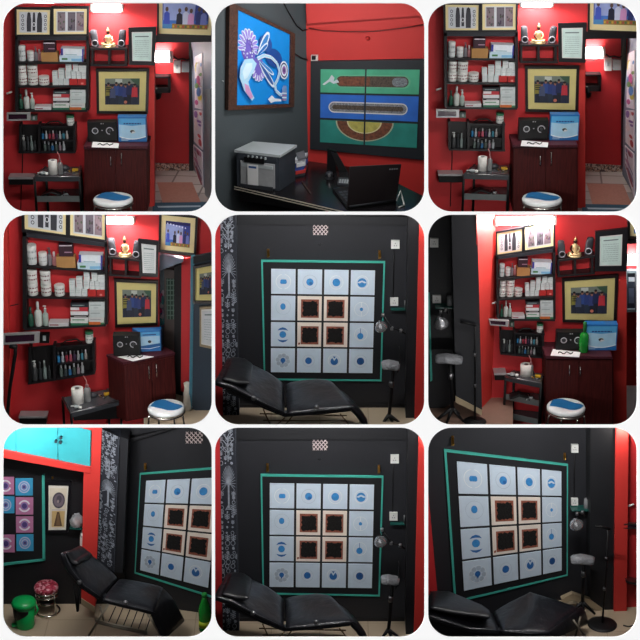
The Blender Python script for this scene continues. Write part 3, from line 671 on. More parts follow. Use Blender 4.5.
def trolley(R, pl, q, lowq, legs, t=.06):
    """q: top tray corners (back l, back r, front r, front l); lowq the same for the lower tray"""
    th = thing('trolley', f'dark glossy instrument trolley below the ink rack in {R.name}', 'trolley', R.at(pl, ((q[3][0] + q[2][0]) / 2, 632), .5))
    GL = mat('dark glossy tray', (84, 86, 90), .2, .3); z = R.at(pl, ((q[0][0] + q[1][0]) / 2, (q[0][1] + q[1][1]) / 2), t).z
    H = Plane((0, 0, z), (0, 0, 1)); P = [H.hit(R.px(v), 0) for v in q]
    MB().ext(P, Vector((0, 0, -.02)), GL).build('top_tray', th)
    fr = P[3], P[2]
    rim = MB(); rim.tube([P[0], P[3], P[2], P[1]], .016, STEEL, 8); rim.build('rim', th)
    nrm = pl.n
    lip = MB(); lip.ext([fr[0] + nrm * .014 + Vector((0, 0, .01)), fr[1] + nrm * .014 + Vector((0, 0, .01)), fr[1] + nrm * .014 + Vector((0, 0, -.05)), fr[0] + nrm * .014 + Vector((0, 0, -.05))], -nrm * .012, DGR); lip.build('apron', th)
    for lx, src in ((0, P[3]), (1, P[2]), (2, P[0]), (3, P[1])):
        L = .02
        while L < 1.2:
            v = src + Vector((0, 0, -L)) - CAM
            if 320 - F * v.dot(UPV) / v.dot(FWD) > R.rect[3] - .5: break
            L += .01
        if L > .05: MB().tube([src, src + Vector((0, 0, -L + .01))], .016, BPL, 8).build('leg', th)
    for k, lo in enumerate(lowq):
        dz = R.H(P[3], lo); pp = [v + Vector((0, 0, -dz)) for v in P]
        t = MB(); t.ext([v + (nrm * -.02 if i > 1 else Vector()) for i, v in enumerate(pp)], Vector((0, 0, -.015)), GL); t.ext([pp[3] + Vector((0, 0, .045)), pp[2] + Vector((0, 0, .045)), pp[2] + Vector((0, 0, -.03)), pp[3] + Vector((0, 0, -.03))], -nrm * .01, mat('grey tray lip', (98, 104, 104), .4)); t.build('lower_tray', th)
        c = (pp[0] + pp[1] + pp[2] + pp[3]) / 4 + (P[1] - P[0]) * (.1 + .12 * k) + nrm * .1 + Vector((0, 0, .012))
        if k == 0:
            s = MB()
            for j in range(7): a = j * .8; s.tube([c + Vector((math.cos(a) * .07, math.sin(a) * .05, .004 * j)), c + Vector((-math.cos(a) * .05, -math.sin(a) * .06, .012 + .004 * j))], .008, (STEEL, LGR, BPL)[j % 3], 6)
            one(s, 'instruments', f'loose steel instruments heaped on the lower trolley tray in {R.name}', 'instruments')
            s = MB(); c2 = c - (P[1] - P[0]) * .35; s.cushion([(c2 + Vector((-.12, -.06, .03)), c2 + Vector((-.12, .06, .03))), (c2 + Vector((.0, -.07, .08)), c2 + Vector((0, .07, .08))), (c2 + Vector((.13, -.06, .04)), c2 + Vector((.13, .06, .04)))], .03, BPL)
            one(s, 'machine_case', f'black soft case lying on the lower trolley tray in {R.name}', 'case')
    return P, z
def trolley_items(R, P, z, roll, bot, k=1):
    H = Plane((0, 0, z + .001), (0, 0, 1)); L = lambda s: f'{s} in {R.name}'
    x0, x1, y0, y1 = roll; b = H.hit(R.px(((x0 + x1) / 2, y1 - 6)), 0); r = (x1 - x0) / 2 * R.mpp(b); h = R.H(b, (y1 - y0) - 2 * r * math.sin(R.e) / R.mpp(b) * .9); h = max(h, .06)
    th = thing('tissue_roll', L('white tissue roll standing on the trolley top'), 'tissue roll', b)
    MB().lathe(b, [(r, 0), (r, h), (r * .42, h + .001), (r * .42, h * .8)], mat('tissue paper', (226, 224, 218), .9, bump=.2, scale=30), 24).build('paper', th)
    MB().lathe(b + Vector((0, 0, h * .6)), [(r * .41, 0), (r * .4, h * .401)], C(60, 44, 44), 16).build('core', th)
    x0, x1, y0, y1 = bot; b = H.hit(R.px(((x0 + x1) / 2, y1 - 3)), 0); r = (x1 - x0) / 2 * R.mpp(b); h = R.H(b, y1 - y0)
    th = thing('squeeze_bottle', L('clear squeeze bottle with a bent spout beside the tissue roll'), 'bottle', b)
    MB().lathe(b, [(r * .9, 0), (r, .01), (r, h * .46), (r * .45, h * .56)], mat('cloudy clear plastic', (140, 142, 142), .3, alpha=.75), 16).build('body', th)
    MB().lathe(b, [(r * .5, h * .55), (r * .5, h * .64), (r * .3, h * .66)], C(150, 100, 104), 12).build('cap', th)
    MB().tube([b + Vector((0, 0, h * .62)), b + Vector((-.005, 0, h * .8)), b + Vector((-r * .9, 0, h))], [.009, .007, .004], C(190, 130, 130), 8).build('spout', th)
    u = (P[1] - P[0])
    rr = random.Random(4); w = MB(); c = P[3] + u * .16 + (P[0] - P[3]) * .25 + Vector((0, 0, .01))
    w.lathe(c, [(.03, 0), (.034, .02), (.028, .022)], LGR, 12); w.lathe(c + Vector((.05, -.03, 0)), [(.02, 0), (.022, .025), (.012, .03)], WPL, 12); w.tube([c + Vector((-.07, .02, .005)), c + Vector((.03, .05, .005))], .009, WPL, 6)
    one(w, 'tape_rolls', L('white tape and caps lying on the trolley corner'), 'tape')
    w = MB(); c = P[2] - u * .22 + (P[1] - P[2]) * .55 + Vector((0, 0, .008))
    for j in range(6): a = j * 1.05; q = c + Vector((math.cos(a) * .06, math.sin(a) * .035, 0)); w.tube([q, q + Vector((.05 * math.cos(a * 2), .05 * math.sin(a * 2), .006))], .007, (BPL, BRASS, STEEL)[j % 3], 6)
    one(w, 'machine_grips', L('small dark and brass machine grips on the far trolley corner'), 'grips')
    w = MB(); c = P[1] - u * .14 - (P[1] - P[2]) * .45 + Vector((0, 0, .01)); w.box(c, u, .07, .022, .05, C(190, 150, 30)); one(w, 'yellow_box', L('tiny yellow box near the trolley end'), 'box')
    w = MB(); c = P[0] + u * .62 + Vector((0, 0, .0)) - (P[0] - P[3]) * .25; w.lathe(c, [(.05, 0), (.06, .03), (.03, .05), (0, .055)], DGR, 16); one(w, 'ink_tray', L('round dark tray behind the squeeze bottle'), 'tray')
def low_bar(R, pl, q):
    th = thing('wall_shelf', f'narrow grey edged wall shelf low beside the trolley in {R.name}', 'shelf', R.at(pl, ((q[0] + q[1]) / 2, q[3]), .004))
    MB().prism(R, pl, rc(q[0], q[2], q[1], q[2] + 6), .003, .16, MATS['pale silver rim']).build('edge', th); MB().prism(R, pl, rc(q[0] + 2, q[2] + 6, q[1] - 2, q[3]), .003, .14, BPL).build('box', th)
def tube_lamp(R, pl, x0, x1, y, t, label, power, r=.025, color=(1, .93, .9), dy=0):
    a, b = R.at(pl, (x0, y), t), R.at(pl, (x1, y + dy), t)
    th = thing('tube_light', label, 'lamp', (a + b) / 2)
    MB().tube([a, b], r, LAMPM, 12).build('tube', th)
    f = MB(); n = pl.n; f.tube([a.lerp(b, .02) - n * (t - .02), b.lerp(a, .02) - n * (t - .02)], .022, WPL, 8); f.build('batten', th)
    for p in (a, b): MB().lathe(p, [(r * 1.15, -.02), (r * 1.15, .02)], WPL, 12, ax=(b - a)).build('cap', th)
    for k in range(3 if x1 - x0 > 60 else 1):
        p = a.lerp(b, (.2, .5, .8)[k] if x1 - x0 > 60 else .5) + n * .06
        light('POINT', 'tube_glow', p, power / (3 if x1 - x0 > 60 else 1), color, .03)
def sw_box(R, pl, q, label, t=.07, m=WPL):
    th = thing('switch_box', label, 'switch', R.at(pl, ((q[0] + q[2]) / 2, q[3]), .002))
    MB().prism(R, pl, rc(*q), .002, t, m).build('box', th)
    xm, ym = (q[0] + q[2]) / 2, (q[1] + q[3]) / 2; w = (q[2] - q[0]) * .16
    MB().prism(R, pl, rc(xm - w, ym - w * 1.6, xm + w, ym + w * 1.6), t, t + .008, LGR).build('rocker', th)
    return th
# ------------------------------------------------------------------ rooms 1 and 3: red wall and a passage on the right
def room_passage(k, m):
    R = ROOM[k]; pl = R.wall(0); L = lambda s: f'{s} in {R.name}'; X0, X1 = -6, 646; ex = m((462, 0))[0]
    lint = m((500, 128))[1]
    far = R.off(pl, -1.45)
    struct(MB().prism(R, pl, rc(X0, X0, ex, X1), -.12, 0, RED), 'wall_main')
    struct(MB().prism(R, pl, rc(ex, X0, X1, lint - 22), -.12, 0, RED), 'wall_lintel')
    struct(MB().prism(R, pl, [m((445, 200)), m((462, 200)), (ex, 640), (m((445, 640))[0], 640)], 0, .012, REDB), 'trim_1')
    struct(MB().prism(R, pl, [(ex + 1, lint - 22), (X1, lint - 26), (X1, lint - 3), (ex + 1, lint)], -.12, .05, FRB), 'trim_2')
    struct(MB().prism(R, far, rc(m((420, 0))[0], lint - 60, m((585, 0))[0], 560), -.1, 0, RED), 'wall_back')
    p = R.at(far, m((520, 508))); fl = R.flr(p)
    z_ = [m(q) for q in ((400, 470), (700, 470), (700, 700), (400, 700))]
    f = MB(); f.prism(R, fl, z_, -.05, 0, FLOORG); struct(f, 'floor')
    b = MB().prism(R, far, [m((460, 489)), m((572, 492)), m((572, 513)), m((460, 510))], 0, .03, SPECK); struct(b, 'baseboard_back')
    # side wall of the passage, coming towards the viewer
    a = R.at(far, m((574, 300)), 0); c = R.at(pl, m((640, 300)), .1); d = c - a; d.z = 0
    nn = Vector((d.y, -d.x, 0)).normalized(); nn = -nn if nn.x > 0 else nn
    side = Plane(a, nn)
    struct(MB().prism(R, side, [m((572, 100)), (650, 90), (650, 650), m((640, 640)), m((616, 592)), m((572, 516))], -.06, 0, BLUEGREY), 'wall_side')
    struct(MB().prism(R, far, rc(m((565, 0))[0], m((0, 128))[1], m((579, 0))[0], m((0, 515))[1]), 0, .04, FRB), 'trim_3')
    P = [((182, 158), (204, 150), (204, 320), (182, 310), 'upper', [(60, 110, 170), (200, 190, 60), (220, 220, 226), (170, 60, 120), (90, 140, 60)]),
         ((180, 318), (204, 322), (204, 440), (180, 410), 'middle', [(190, 60, 70), (220, 200, 200), (120, 80, 150), (230, 230, 230)]),
         ((178, 420), (204, 448), (206, 575), (179, 480), 'lower', [(190, 130, 160), (220, 214, 220), (140, 60, 80), (120, 120, 150)])]
    for q0, q1, q2, q3, nm, cols in P:
        q = [m((v[0] + 400, v[1] + (12 if v[0] < 190 else 8))) for v in (q0, q1, q2, q3)]; Q = quadmap(q); mb = MB(); rr = random.Random(nm)
        mb.prism(R, side, q, .001, .012, C(214, 208, 214))
        for j in range(16):
            cx, cy = rr.uniform(.12, .88), rr.uniform(.06, .94); mb.flat(R, side, mp(Q, [(max(.03, min(.97, x)), max(.02, min(.98, y))) for x, y in ell(cx, cy, rr.uniform(.1, .32), rr.uniform(.03, .12), 9)]), .0135 + j * .0008, C(*cols[j % len(cols)]))
        one(mb, 'poster', L(f'{nm} colourful poster on the grey passage wall'), 'poster', f'posters on the passage wall, {R.name}')
    g = MB().prism(R, side, [m((611, 268)), m((630, 264)), m((630, 596)), m((612, 585))], 0, .04, mat('grey painted metal', (104, 112, 116), .4)); one(g, 'metal_locker', L('tall grey metal cupboard edge in the passage'), 'cupboard')
    # passage fittings
    tube_lamp(R, far, m((452, 0))[0], m((512, 0))[0], m((0, 170))[1], .1, L('short glowing tube light on the passage wall'), 34, r=.07)
    sw_box(R, far, [*m((519, 182)), *m((539, 218))], L('white switch box beside the passage tube light'))
    sw_box(R, far, [*m((543, 187)), *m((565, 216))], L('grey meter box next to the white switch box'), m=LGR)
    w = MB(); w.tube([R.at(far, m(v), .05) for v in ((505, 172), (518, 168), (532, 178), (545, 176), (560, 180), (568, 176))], .012, BPL, 6); w.tube([R.at(far, m(v), .05) for v in ((462, 190), (490, 188), (515, 176), (522, 172))], .01, BPL, 6); one(w, 'wiring', L('black wiring to the passage switch boxes'), 'cable')
    t = thing('wall_box_shelf', L('small dark box shelf in the passage'), 'shelf', R.at(far, m((486, 278)), .002))
    for q in (rc(458, 229, 508, 234), rc(502, 229, 509, 278), rc(458, 262, 508, 278)): MB().prism(R, far, mp(m, q), .002, .14, SHELF).build('panel', t)
    bg = MB(); bg.cushion([(R.at(far, m((474, 262)), .2), R.at(far, m((462, 262)), .16)), (R.at(far, m((478, 280)), .21), R.at(far, m((464, 280)), .16)), (R.at(far, m((474, 296)), .2), R.at(far, m((466, 300)), .17))], .05, BPL); one(bg, 'black_bag', L('black bag hanging from the passage box shelf'), 'bag')
    r_ = MB(); r_.prism(R, fl, mp(m, [(470, 545), (575, 545), (600, 604), (486, 604)]), 0, .008, mat('dusty red mat', (168, 116, 100), .9, bump=.3, scale=30)); one(r_, 'doormat', L('dusty red mat lying on the passage floor'), 'mat')
    r_ = MB(); r_.prism(R, fl, mp(m, [(456, 606), (640, 604), (650, 680), (456, 680)]), 0, .01, mat('blue rug', (44, 76, 96), .95, bump=.3, scale=40)); r_.flat(R, fl, mp(m, [(470, 616), (600, 614), (600, 619), (474, 621)]), .012, C(150, 170, 180)); one(r_, 'rug', L('blue bordered rug at the passage entrance'), 'rug')
    red_wall(R, pl, m)
    framed(R, pl, mp(m, [(383, 83), (467, 81), (463, 196), (386, 194)]), L('black framed certificate beside the cube shelf'), 'certificate', (.13, .11), (.03, .03), FRB, WPL, art_paper((206, 228, 222)), t0=.17, depth=.03)
    framed(R, pl, mp(m, [(470, -40), (650, -42), (636, 114), (469, 108)]), L('large dark framed stage photograph over the passage opening'), 'picture', (.035, .05), (.065, .12), FRM, CREAM, art_stage, t0=.055)
    wall_lamp_bar(R, pl, m, [(20, 338), (90, 338), (90, 360), (20, 362)])
    sw_box(R, pl, [*m((92, 345)), *m((110, 361))], L('small grey green switch plate next to the work lamp head'), m=C(90, 110, 100))
    s = MB(); s.tube([R.at(pl, m((20, 280)), .06), R.at(pl, m((36, 274)), .06)], .012, WPL, 8); s.tube([R.at(pl, m((34, 275)), .06), R.at(pl, m((34, 275)), .004)], .006, WPL, 6); one(s, 'wall_hook', L('white peg on the red wall beside the shelf unit'), 'hook')
    s = MB(); s.tube([R.at(pl, m(v), .008) for v in ((68, 455), (67, 500), (64, 560), (62, 626))], .006, BPL, 6); one(s, 'cable', L('thin dark cable running down the wall under the ink rack'), 'cord')
    # cabinet and what is on it
    xl, y = m((250, 438)); xr = m((442, 438))[0]
    z = cabinet(R, pl, (xl, xr, y), (m((252, 0))[0], m((440, 0))[0]), split=.5, hx=[(m((331, 0))[0], *[m((331, v))[1] for v in (470, 498)]), (m((363, 0))[0], *[m((363, v))[1] for v in (458, 497)])])
    H = Plane((0, 0, z + .001), (0, 0, 1))
    mm = lambda p: m((p[0], p[1]))
    bse = R.at(pl, m((309, 427)), .2); bse.z = z + .001
    power_radio(R, pl, m, bse); blue_on(R, pl, m, z)
    papers(R, pl, mp(m, [(278, 425), (356, 430), (354, 443), (274, 441)]), z + .0005, L('white paper sheets before the dial device'))
    stool(R, pl, *m((338, 590)), 59, .8)
    P, z = trolley(R, pl, mp(m, [(136, 500), (241, 498), (238, 530), (103, 530)]), [68], None)
    trolley_items(R, P, z, [*[m((v, 0))[0] for v in (146, 173)], *[m((0, v))[1] for v in (478, 525)]], [*[m((v, 0))[0] for v in (174, 189)], *[m((0, v))[1] for v in (456, 523)]])
    x0, y0 = m((25, 530)); x1, y1 = m((101, 553)); low_bar(R, pl, (x0, x1, y0, y1))
    tube_lamp(R, pl, m((276, 0))[0], m((364, 0))[0], m((0, 24))[1], .1, L('bright tube light high on the red wall over the buddha'), 62, r=.045)
    strip(R, 40, aim=(300, 330), pl=pl)
def blue_on(R, pl, m, z):
    global stand_obj
    old = stand_obj
    def so(R_, pl_, m_, *a):
        b, r, h = old(R_, pl_, m_, *a); b.z = z + .001; return b, r, h
    stand_obj = so; blue_carton(R, pl, m); stand_obj = old
m1 = lambda p: (float(p[0]), float(p[1]))
W_SRC = [(45, 106), (265, 106), (50, 330), (265, 330), (288, 207), (446, 206), (442, 341), (289, 339), (385, 83), (467, 82), (463, 195), (386, 194), (250, 438), (442, 438)]
m3 = homog(W_SRC, [(54, 94), (276, 92), (60, 322), (272, 319), (296, 197), (458, 200), (454, 338), (296, 334), (398, 70), (481, 69), (477, 188), (398, 187), (262, 434), (454, 438)])
room_passage(0, m1); room_passage(2, m3)
# ------------------------------------------------------------------ room 4: the red wall seen towards the blue wall
W2 = W_SRC[:8] + [(57, 372), (227, 370), (227, 452), (57, 455), (273, 143), (380, 143), (273, 192), (380, 192)]
m4 = homog(W2, [(60, 53), (326, 84), (76, 345), (328, 337), (335, 197), (470, 200), (470, 338), (332, 343), (82, 392), (287, 380), (290, 475), (85, 515), (330, 130), (422, 133), (332, 187), (422, 190)])
m6 = homog(W2 + [(383, 83), (467, 82), (463, 195), (386, 194)], [(212, 125), (384, 105), (217, 320), (383, 316), (411, 188), (574, 187), (571, 331), (410, 326), (218, 348), (355, 350), (355, 425), (222, 420), (392, 137), (497, 127), (398, 187), (497, 182), (507, 56), (604, 45), (601, 175), (505, 175)])
def extdown(R, z, poly, L, m, mb=None):
    H = Plane((0, 0, z), (0, 0, 1)); mb = mb or MB(); return mb.ext([H.hit(R.px(q)) for q in poly], Vector((0, 0, -L)), m)
def footbox(R, z, poly, h, m, mb=None):
    """solid standing on height z with the given base outline, h z-pixels tall"""
    H = Plane((0, 0, z), (0, 0, 1)); p = [H.hit(R.px(q)) for q in poly]; hh = R.H(p[0], h); mb = mb or MB()
    return mb.ext([v + Vector((0, 0, hh)) for v in p], Vector((0, 0, -hh)), m), p, hh
def room4():
    R = ROOM[3]; pl = R.wall(0); L = lambda s: f'{s} in {R.name}'; m = m4
    struct(MB().prism(R, pl, rc(-6, -6, 476, 646), -.1, 0, RED), 'wall_main')
    struct(MB().prism(R, pl, [(-6, -6), (22, -6), (30, 646), (-6, 646)], .002, .1, REDB), 'wall_side')
    struct(MB().prism(R, pl, [(476, -6), (646, -6), (646, 128), (580, 136), (476, 118)], -.1, 0, RED), 'wall_lintel')
    red_wall(R, pl, m)
    framed(R, pl, [(413, 77), (475, 85), (472, 192), (420, 190)], L('black framed certificate leaning beside the cube shelf'), 'certificate', (.13, .1), (.02, .02), FRB, WPL, art_paper((222, 226, 226)), t0=.19, depth=.03)
    framed(R, pl, [(476, -4), (592, 8), (586, 130), (473, 118)], L('dark framed stage photograph over the doorway'), 'picture', (.06, .07), (.12, .13), FRM, CREAM, art_stage, t0=.02)
    # doorway: rooms beyond
    far = R.off(pl, -1.1); mid = R.off(pl, -.5)
    struct(MB().prism(R, far, rc(440, 100, 600, 600), -.1, 0, mat('pale far wall', (150, 150, 150), .7)), 'wall_back')
    struct(MB().prism(R, pl, [(474, 122), (548, 138), (548, 146), (474, 174)], -.3, -.02, BLUEGREY), 'trim_1')
    g = thing('grille_door', L('grey brown door leaf with a green lattice pane'), 'door', R.at(mid, (508, 425)))
    MB().prism(R, mid, [(491, 168), (523, 172), (522, 440), (492, 440)], 0, .05, mat('grey brown door', (104, 92, 88), .5)).build('leaf', g)
    la = MB(); la.prism(R, mid, [(497, 196), (521, 198), (520, 318), (498, 318)], .05, .056, C(36, 74, 58))
    for i in range(8): la.prism(R, mid, rc(498, 200 + i * 15, 521, 203 + i * 15), .056, .066, C(120, 150, 136))
    for i in range(3): la.prism(R, mid, rc(499 + i * 9, 197, 501.5 + i * 9, 318), .056, .066, C(120, 150, 136))
    la.build('lattice', g)
    struct(MB().prism(R, R.off(pl, -.3), [(521, 160), (547, 150), (545, 560), (521, 548)], -.1, 0, BLK2), 'trim_2')
    struct(MB().prism(R, R.off(pl, -.12), [(543, 138), (578, 132), (566, 545), (541, 532)], -.1, 0, RED), 'trim_3')
    p = MB(); rr = random.Random(2); p.prism(R, mid, rc(473, 172, 491, 345), -.2, -.15, C(120, 140, 150))
    for i in range(18):
        y = rr.uniform(180, 340); p.flat(R, mid, [(max(473, min(491, x)), y2) for x, y2 in ell(482 + rr.uniform(-7, 7), y, rr.uniform(3, 8), rr.uniform(6, 16), 9)], -.148 + i * .001, C(*[(190, 50, 110), (60, 140, 150), (220, 210, 220), (60, 80, 130)][i % 4]))
    one(p, 'hanging_cloth', L('pink and teal patterned cloth hanging beyond the doorway'), 'cloth')
    # blue wall on the near right
    bl = R.off(pl, .25)
    struct(MB().prism(R, bl, [(578, 138), (646, 124), (646, 640), (632, 612), (568, 582)], -.12, 0, NAVY), 'wall_end')
    struct(MB().prism(R, bl, [(570, 138), (581, 137), (574, 586), (565, 582)], -.12, .02, mat('teal door edge', (54, 110, 128), .5)), 'trim_4')
    struct(MB().prism(R, bl, [(578, 132), (646, 116), (646, 136), (578, 152)], 0, .03, BLK2), 'trim_5')
    framed(R, bl, [(577, 160), (668, 142), (668, 272), (576, 271)], L('dark framed photograph with cream mount on the blue wall'), 'picture', (.09, .07), (.16, .16), FRM, YEL, art_group, t0=.002)
    framed(R, bl, [(597, 283), (672, 278), (672, 415), (597, 399)], L('cream framed notice below the photograph on the blue wall'), 'notice', (.07, .05), (.05, .04), mat('brown cream frame', (150, 132, 104), .5), WPL, art_paper((206, 210, 214)), t0=.002)
    # cabinet
    top = [(318, 423), (368, 447), (524, 418), (490, 398)]
    z = R.at(pl, (372, 448), .58).z; Ld = R.H(R.at(pl, (372, 448), .58), 182)
    H = Plane((0, 0, z), (0, 0, 1)); P = [H.hit(R.px(q)) for q in top]; cen = sum(P, Vector()) / 4
    th = thing('cabinet', L('dark red brown two-door cabinet under the group photograph'), 'cabinet', cen + Vector((0, 0, -Ld)))
    MB().ext(P, Vector((0, 0, -.03)), WOODT).build('worktop', th)
    B = [cen + (v - cen) * .975 for v in P]; bd = MB(); bd.ext([v + Vector((0, 0, -.031)) for v in B], Vector((0, 0, -Ld + .031)), WOOD); bd.build('body', th)
    e = B[2] - B[1]; n = Vector((e.y, -e.x, 0)).normalized(); n = n if n.y < 0 else -n
    for i, (a, b) in enumerate(((.02, .52), (.535, .98))):
        q = [B[1] + e * x + n * .016 + Vector((0, 0, -zz)) for x, zz in ((a, .05), (b, .05), (b, Ld - .02), (a, Ld - .02))]
        d = MB().ext(q, -n * .015, WOOD).build('door', th); x = (.46, .61)[i]
        c0 = B[1] + e * x + n * .045 + Vector((0, 0, -(.1, .09)[i])); c1 = c0 + Vector((0, 0, -.16))
        MB().tube([c0 - n * .03, c0, c1, c1 - n * .03], .008, CHROME, 8).build('handle', d)
    fl = Plane((0, 0, z - Ld), (0, 0, 1))
    struct(MB().prism(R, fl, [(430, 560), (521, 540), (600, 560), (646, 600), (646, 646), (430, 646)], -.04, 0, FLOORB), 'floor')
    hb = lambda q: Plane((0, 0, z + .001), (0, 0, 1)).hit(R.px(q))
    bse = hb((381, 421)); power_radio(R, pl, m, bse)
    fb, q, hh = footbox(R, z + .001, [(415, 416), (482, 412), (486, 402), (398, 405)], 62, C(34, 108, 176, .35))
    u = (q[1] - q[0]); v = Vector((0, 0, hh)); nn = Vector((u.y, -u.x, 0)).normalized(); nn = nn if nn.y < 0 else -nn
    def bf(pts, c, k): fb.add([q[0] + u * x + v * (1 - y) + nn * .0012 * k for x, y in pts], [list(range(len(pts)))], c)
    bf(rc(.04, .24, .96, .72), C(170, 208, 232, .35), 1); bf(rc(.04, .06, .96, .26), C(86, 168, 220, .35), 2); bf(rc(.2, .16, .8, .21), C(30, 60, 130), 3); bf([(.42, .5), (.56, .46), (.64, .58), (.48, .64)], C(210, 220, 226), 3); bf(ell(.5, .52, .08, .07, 10), C(50, 56, 66), 4)
    bf([(.04, .72), (.96, .62), (.96, .76), (.5, .84), (.04, .8)], C(30, 96, 160, .35), 4); bf([(.04, .8), (.5, .84), (.96, .76), (.96, .78), (.5, .87), (.04, .83)], C(230, 240, 248), 5)
    one(fb, 'printed_carton', L('big blue printed carton standing on the cabinet'), 'box')
    papers(R, pl, [(352, 431), (408, 424), (460, 431), (398, 444)], z + .0005, L('white paper sheets spread on the cabinet top'))
    stool(R, pl, 497, 577, 55, .95)
    c = MB(); b0 = fl.hit(R.px((562, 588))); c.lathe(b0, [(.045, 0), (.06, .04), (.05, .2), (.035, .3), (.045, .36), (.01, .38)], mat('pale cloth bag', (196, 190, 180), .9, bump=.6, scale=12), 14); one(c, 'cloth_bag', L('pale cloth bundle standing by the blue wall'), 'bag')
    P, z2 = trolley(R, pl, [(187, 552), (322, 527), (360, 561), (213, 600)], [], None, .24)
    trolley_items(R, P, z2, (215, 251, 516, 572), (252, 273, 488, 565))
    bk = MB(); bk.ext([P[3] + Vector((.02, .03, -.03)), P[2] + Vector((-.03, .03, -.03)), P[2] + Vector((-.03, .03, -.03 - R.H(P[2], 52))), P[3] + Vector((.02, .03, -.03 - R.H(P[3], 18)))], Vector((0, .02, 0)), BPL); bk.build('drawer_front', bpy.data.objects[[o.name for o in bpy.data.objects if o.name.startswith('trolley') and o.type == 'EMPTY'][-1]])
    th, Q = wall_lamp_bar(R, pl, lambda p: p, [(8, 362), (118, 357), (117, 388), (8, 395)])
    st = MB(); st.tube([R.at(pl, v, .2) for v in ((45, 394), (46, 420), (30, 520), (22, 600), (20, 634))], .022, BPL, 8); st.tube([R.at(pl, v, .2) for v in ((28, 398), (52, 402))], .03, BPL, 8); st.build('stand', th)
    sw_box(R, pl, (118, 360, 147, 389), L('small framed black switch plate next to the work lamp'), t=.05, m=BPL)
    low_bar(R, pl, (56, 140, 608, 634))
    s = MB(); s.tube([R.at(pl, v, .01) for v in ((6, 290), (30, 278), (56, 272))], .006, BPL, 6); one(s, 'cable', L('thin black cable across the red side wall'), 'cable')
    tube_lamp(R, pl, 318, 398, 22, .1, L('bright tube light high on the red wall'), 48, r=.045)
    light('POINT', 'doorway_lamp', R.at(mid, (540, 120), .35), 10, (1, .96, .92), .05)
    strip(R, 46, aim=(320, 340), pl=pl)
room4()
# ------------------------------------------------------------------ pieces of the black room
def arm_stand(R, pl, head, pole, base, t, lab, star=True):
    """padded arm rest on a pole; head = polygon, pole = top and foot"""
    th = thing('arm_rest_stand', lab, 'arm rest', R.at(pl, pole[-1], t))
    cx = sum(p[0] for p in head) / len(head); h = MB()
    x0, x1 = min(p[0] for p in head), max(p[0] for p in head); ym = sum(p[1] for p in head) / len(head)
    k = R.mpp(R.at(pl, (cx, ym), t)); n = pl.n
    N = lambda x, y, tt: R.at(pl, (x, y), tt)
    h.cushion([(N(x0, ym + 2, t + .06), N(x0, ym - 2, t - .06)), (N(x0 * .6 + x1 * .4, ym + 2, t + .1), N(x0 * .6 + x1 * .4, ym - 10, t - .1)), (N(x1, ym + 8, t + .07), N(x1, ym - 3, t - .07))], .085, mat('film wrapped pad', (150, 152, 156), .14, .3, bump=1, scale=14), nseg=6, crown=.03)
    h.build('pad', th)
    pp = [R.at(pl, v, t) for v in pole]
    MB().tube(pp, .022, BPL, 10).build('pole', th)
    MB().lathe(pp[0].lerp(pp[-1], .35), [(.026, 0), (.03, .02), (.03, .07), (.02, .08)], STEEL, 12).build('collar', th)
    if base:
        for (x, y) in base: MB().tube([pp[-1] + Vector((0, 0, .04)), R.at(pl, (x, y), t + .0)], [.026, .014], BPL, 8).build('foot', th)
    return th
def clamp_lamp(R, pl, dome, arm, t, lab):
    th = thing('clamp_lamp', lab, 'lamp', R.at(pl, (dome[0], dome[1] + dome[2]), t))
    c = R.at(pl, dome[:2], t); r = dome[2] * R.mpp(c); ax = Vector((-.25, -.35, .8)).normalized()
    MB().lathe(c, [(r * 1.05, -.02), (r, 0), (r * .8, r * .5), (r * .45, r * .85), (r * .2, r * 1.05), (r * .2, r * 1.3)], mat('polished lamp dome', (205, 206, 210), .22, .8), 24, ax=ax).build('shade', th)
    MB().tube([R.at(pl, v, t + .0) for v in arm], .011, BPL, 8).build('arm', th)
    for v in arm[1:-1]: MB().lathe(R.at(pl, v, t) - Vector((0, 0, .02)), [(.018, 0), (.018, .04)], STEEL, 10).build('joint', th)
    return th
def socket(R, pl, q, label, t=.035):
    th = thing('wall_socket', label, 'socket', R.at(pl, ((q[0] + q[2]) / 2, q[3]), .002))
    MB().prism(R, pl, rc(*q), .002, t, WPL).build('plate', th)
    xm, ym = (q[0] + q[2]) / 2, (q[1] + q[3]) / 2; f = MB()
    for dx, dy in ((-3, 3), (3, 3), (0, -4)): f.prism(R, pl, ell(xm + dx, ym + dy, 1.4, 1.4, 8), t, t + .004, C(120, 120, 124))
    f.build('contacts', th)
def hook(R, pl, x, y0, y1, label):
    th = thing('wall_hook', label, 'hook', R.at(pl, (x, y1), .002)); xm = (y0 + y1) / 2
    MB().prism(R, pl, rc(x - 3.5, y0, x + 3.5, y1), .002, .012, mat('aged brass', (150, 112, 52), .4, .8)).build('plate', th)
    MB().tube([R.at(pl, (x, y0 + 4), .012), R.at(pl, (x + 1, y0 + 7), .05), R.at(pl, (x + 2, y1 - 3), .055), R.at(pl, (x + 2, y1 - 6), .09)], .011, BRASS, 8).build('hook', th)
BLUE = mat('blue print', (60, 140, 205), .6, var=.15, scale=30); BLUED = mat('deep blue print', (42, 104, 172), .6, var=.15, scale=30); RINGW = mat('white line print', (238, 242, 244), .7)
BROWN = mat('brown print', (150, 84, 64), .7, var=.3, scale=26); FUZZ = mat('black crayon fill', (16, 13, 12), .95, var=.6, scale=60, bump=1, bscale=40); GREYL = mat('grey line print', (176, 190, 204), .7)
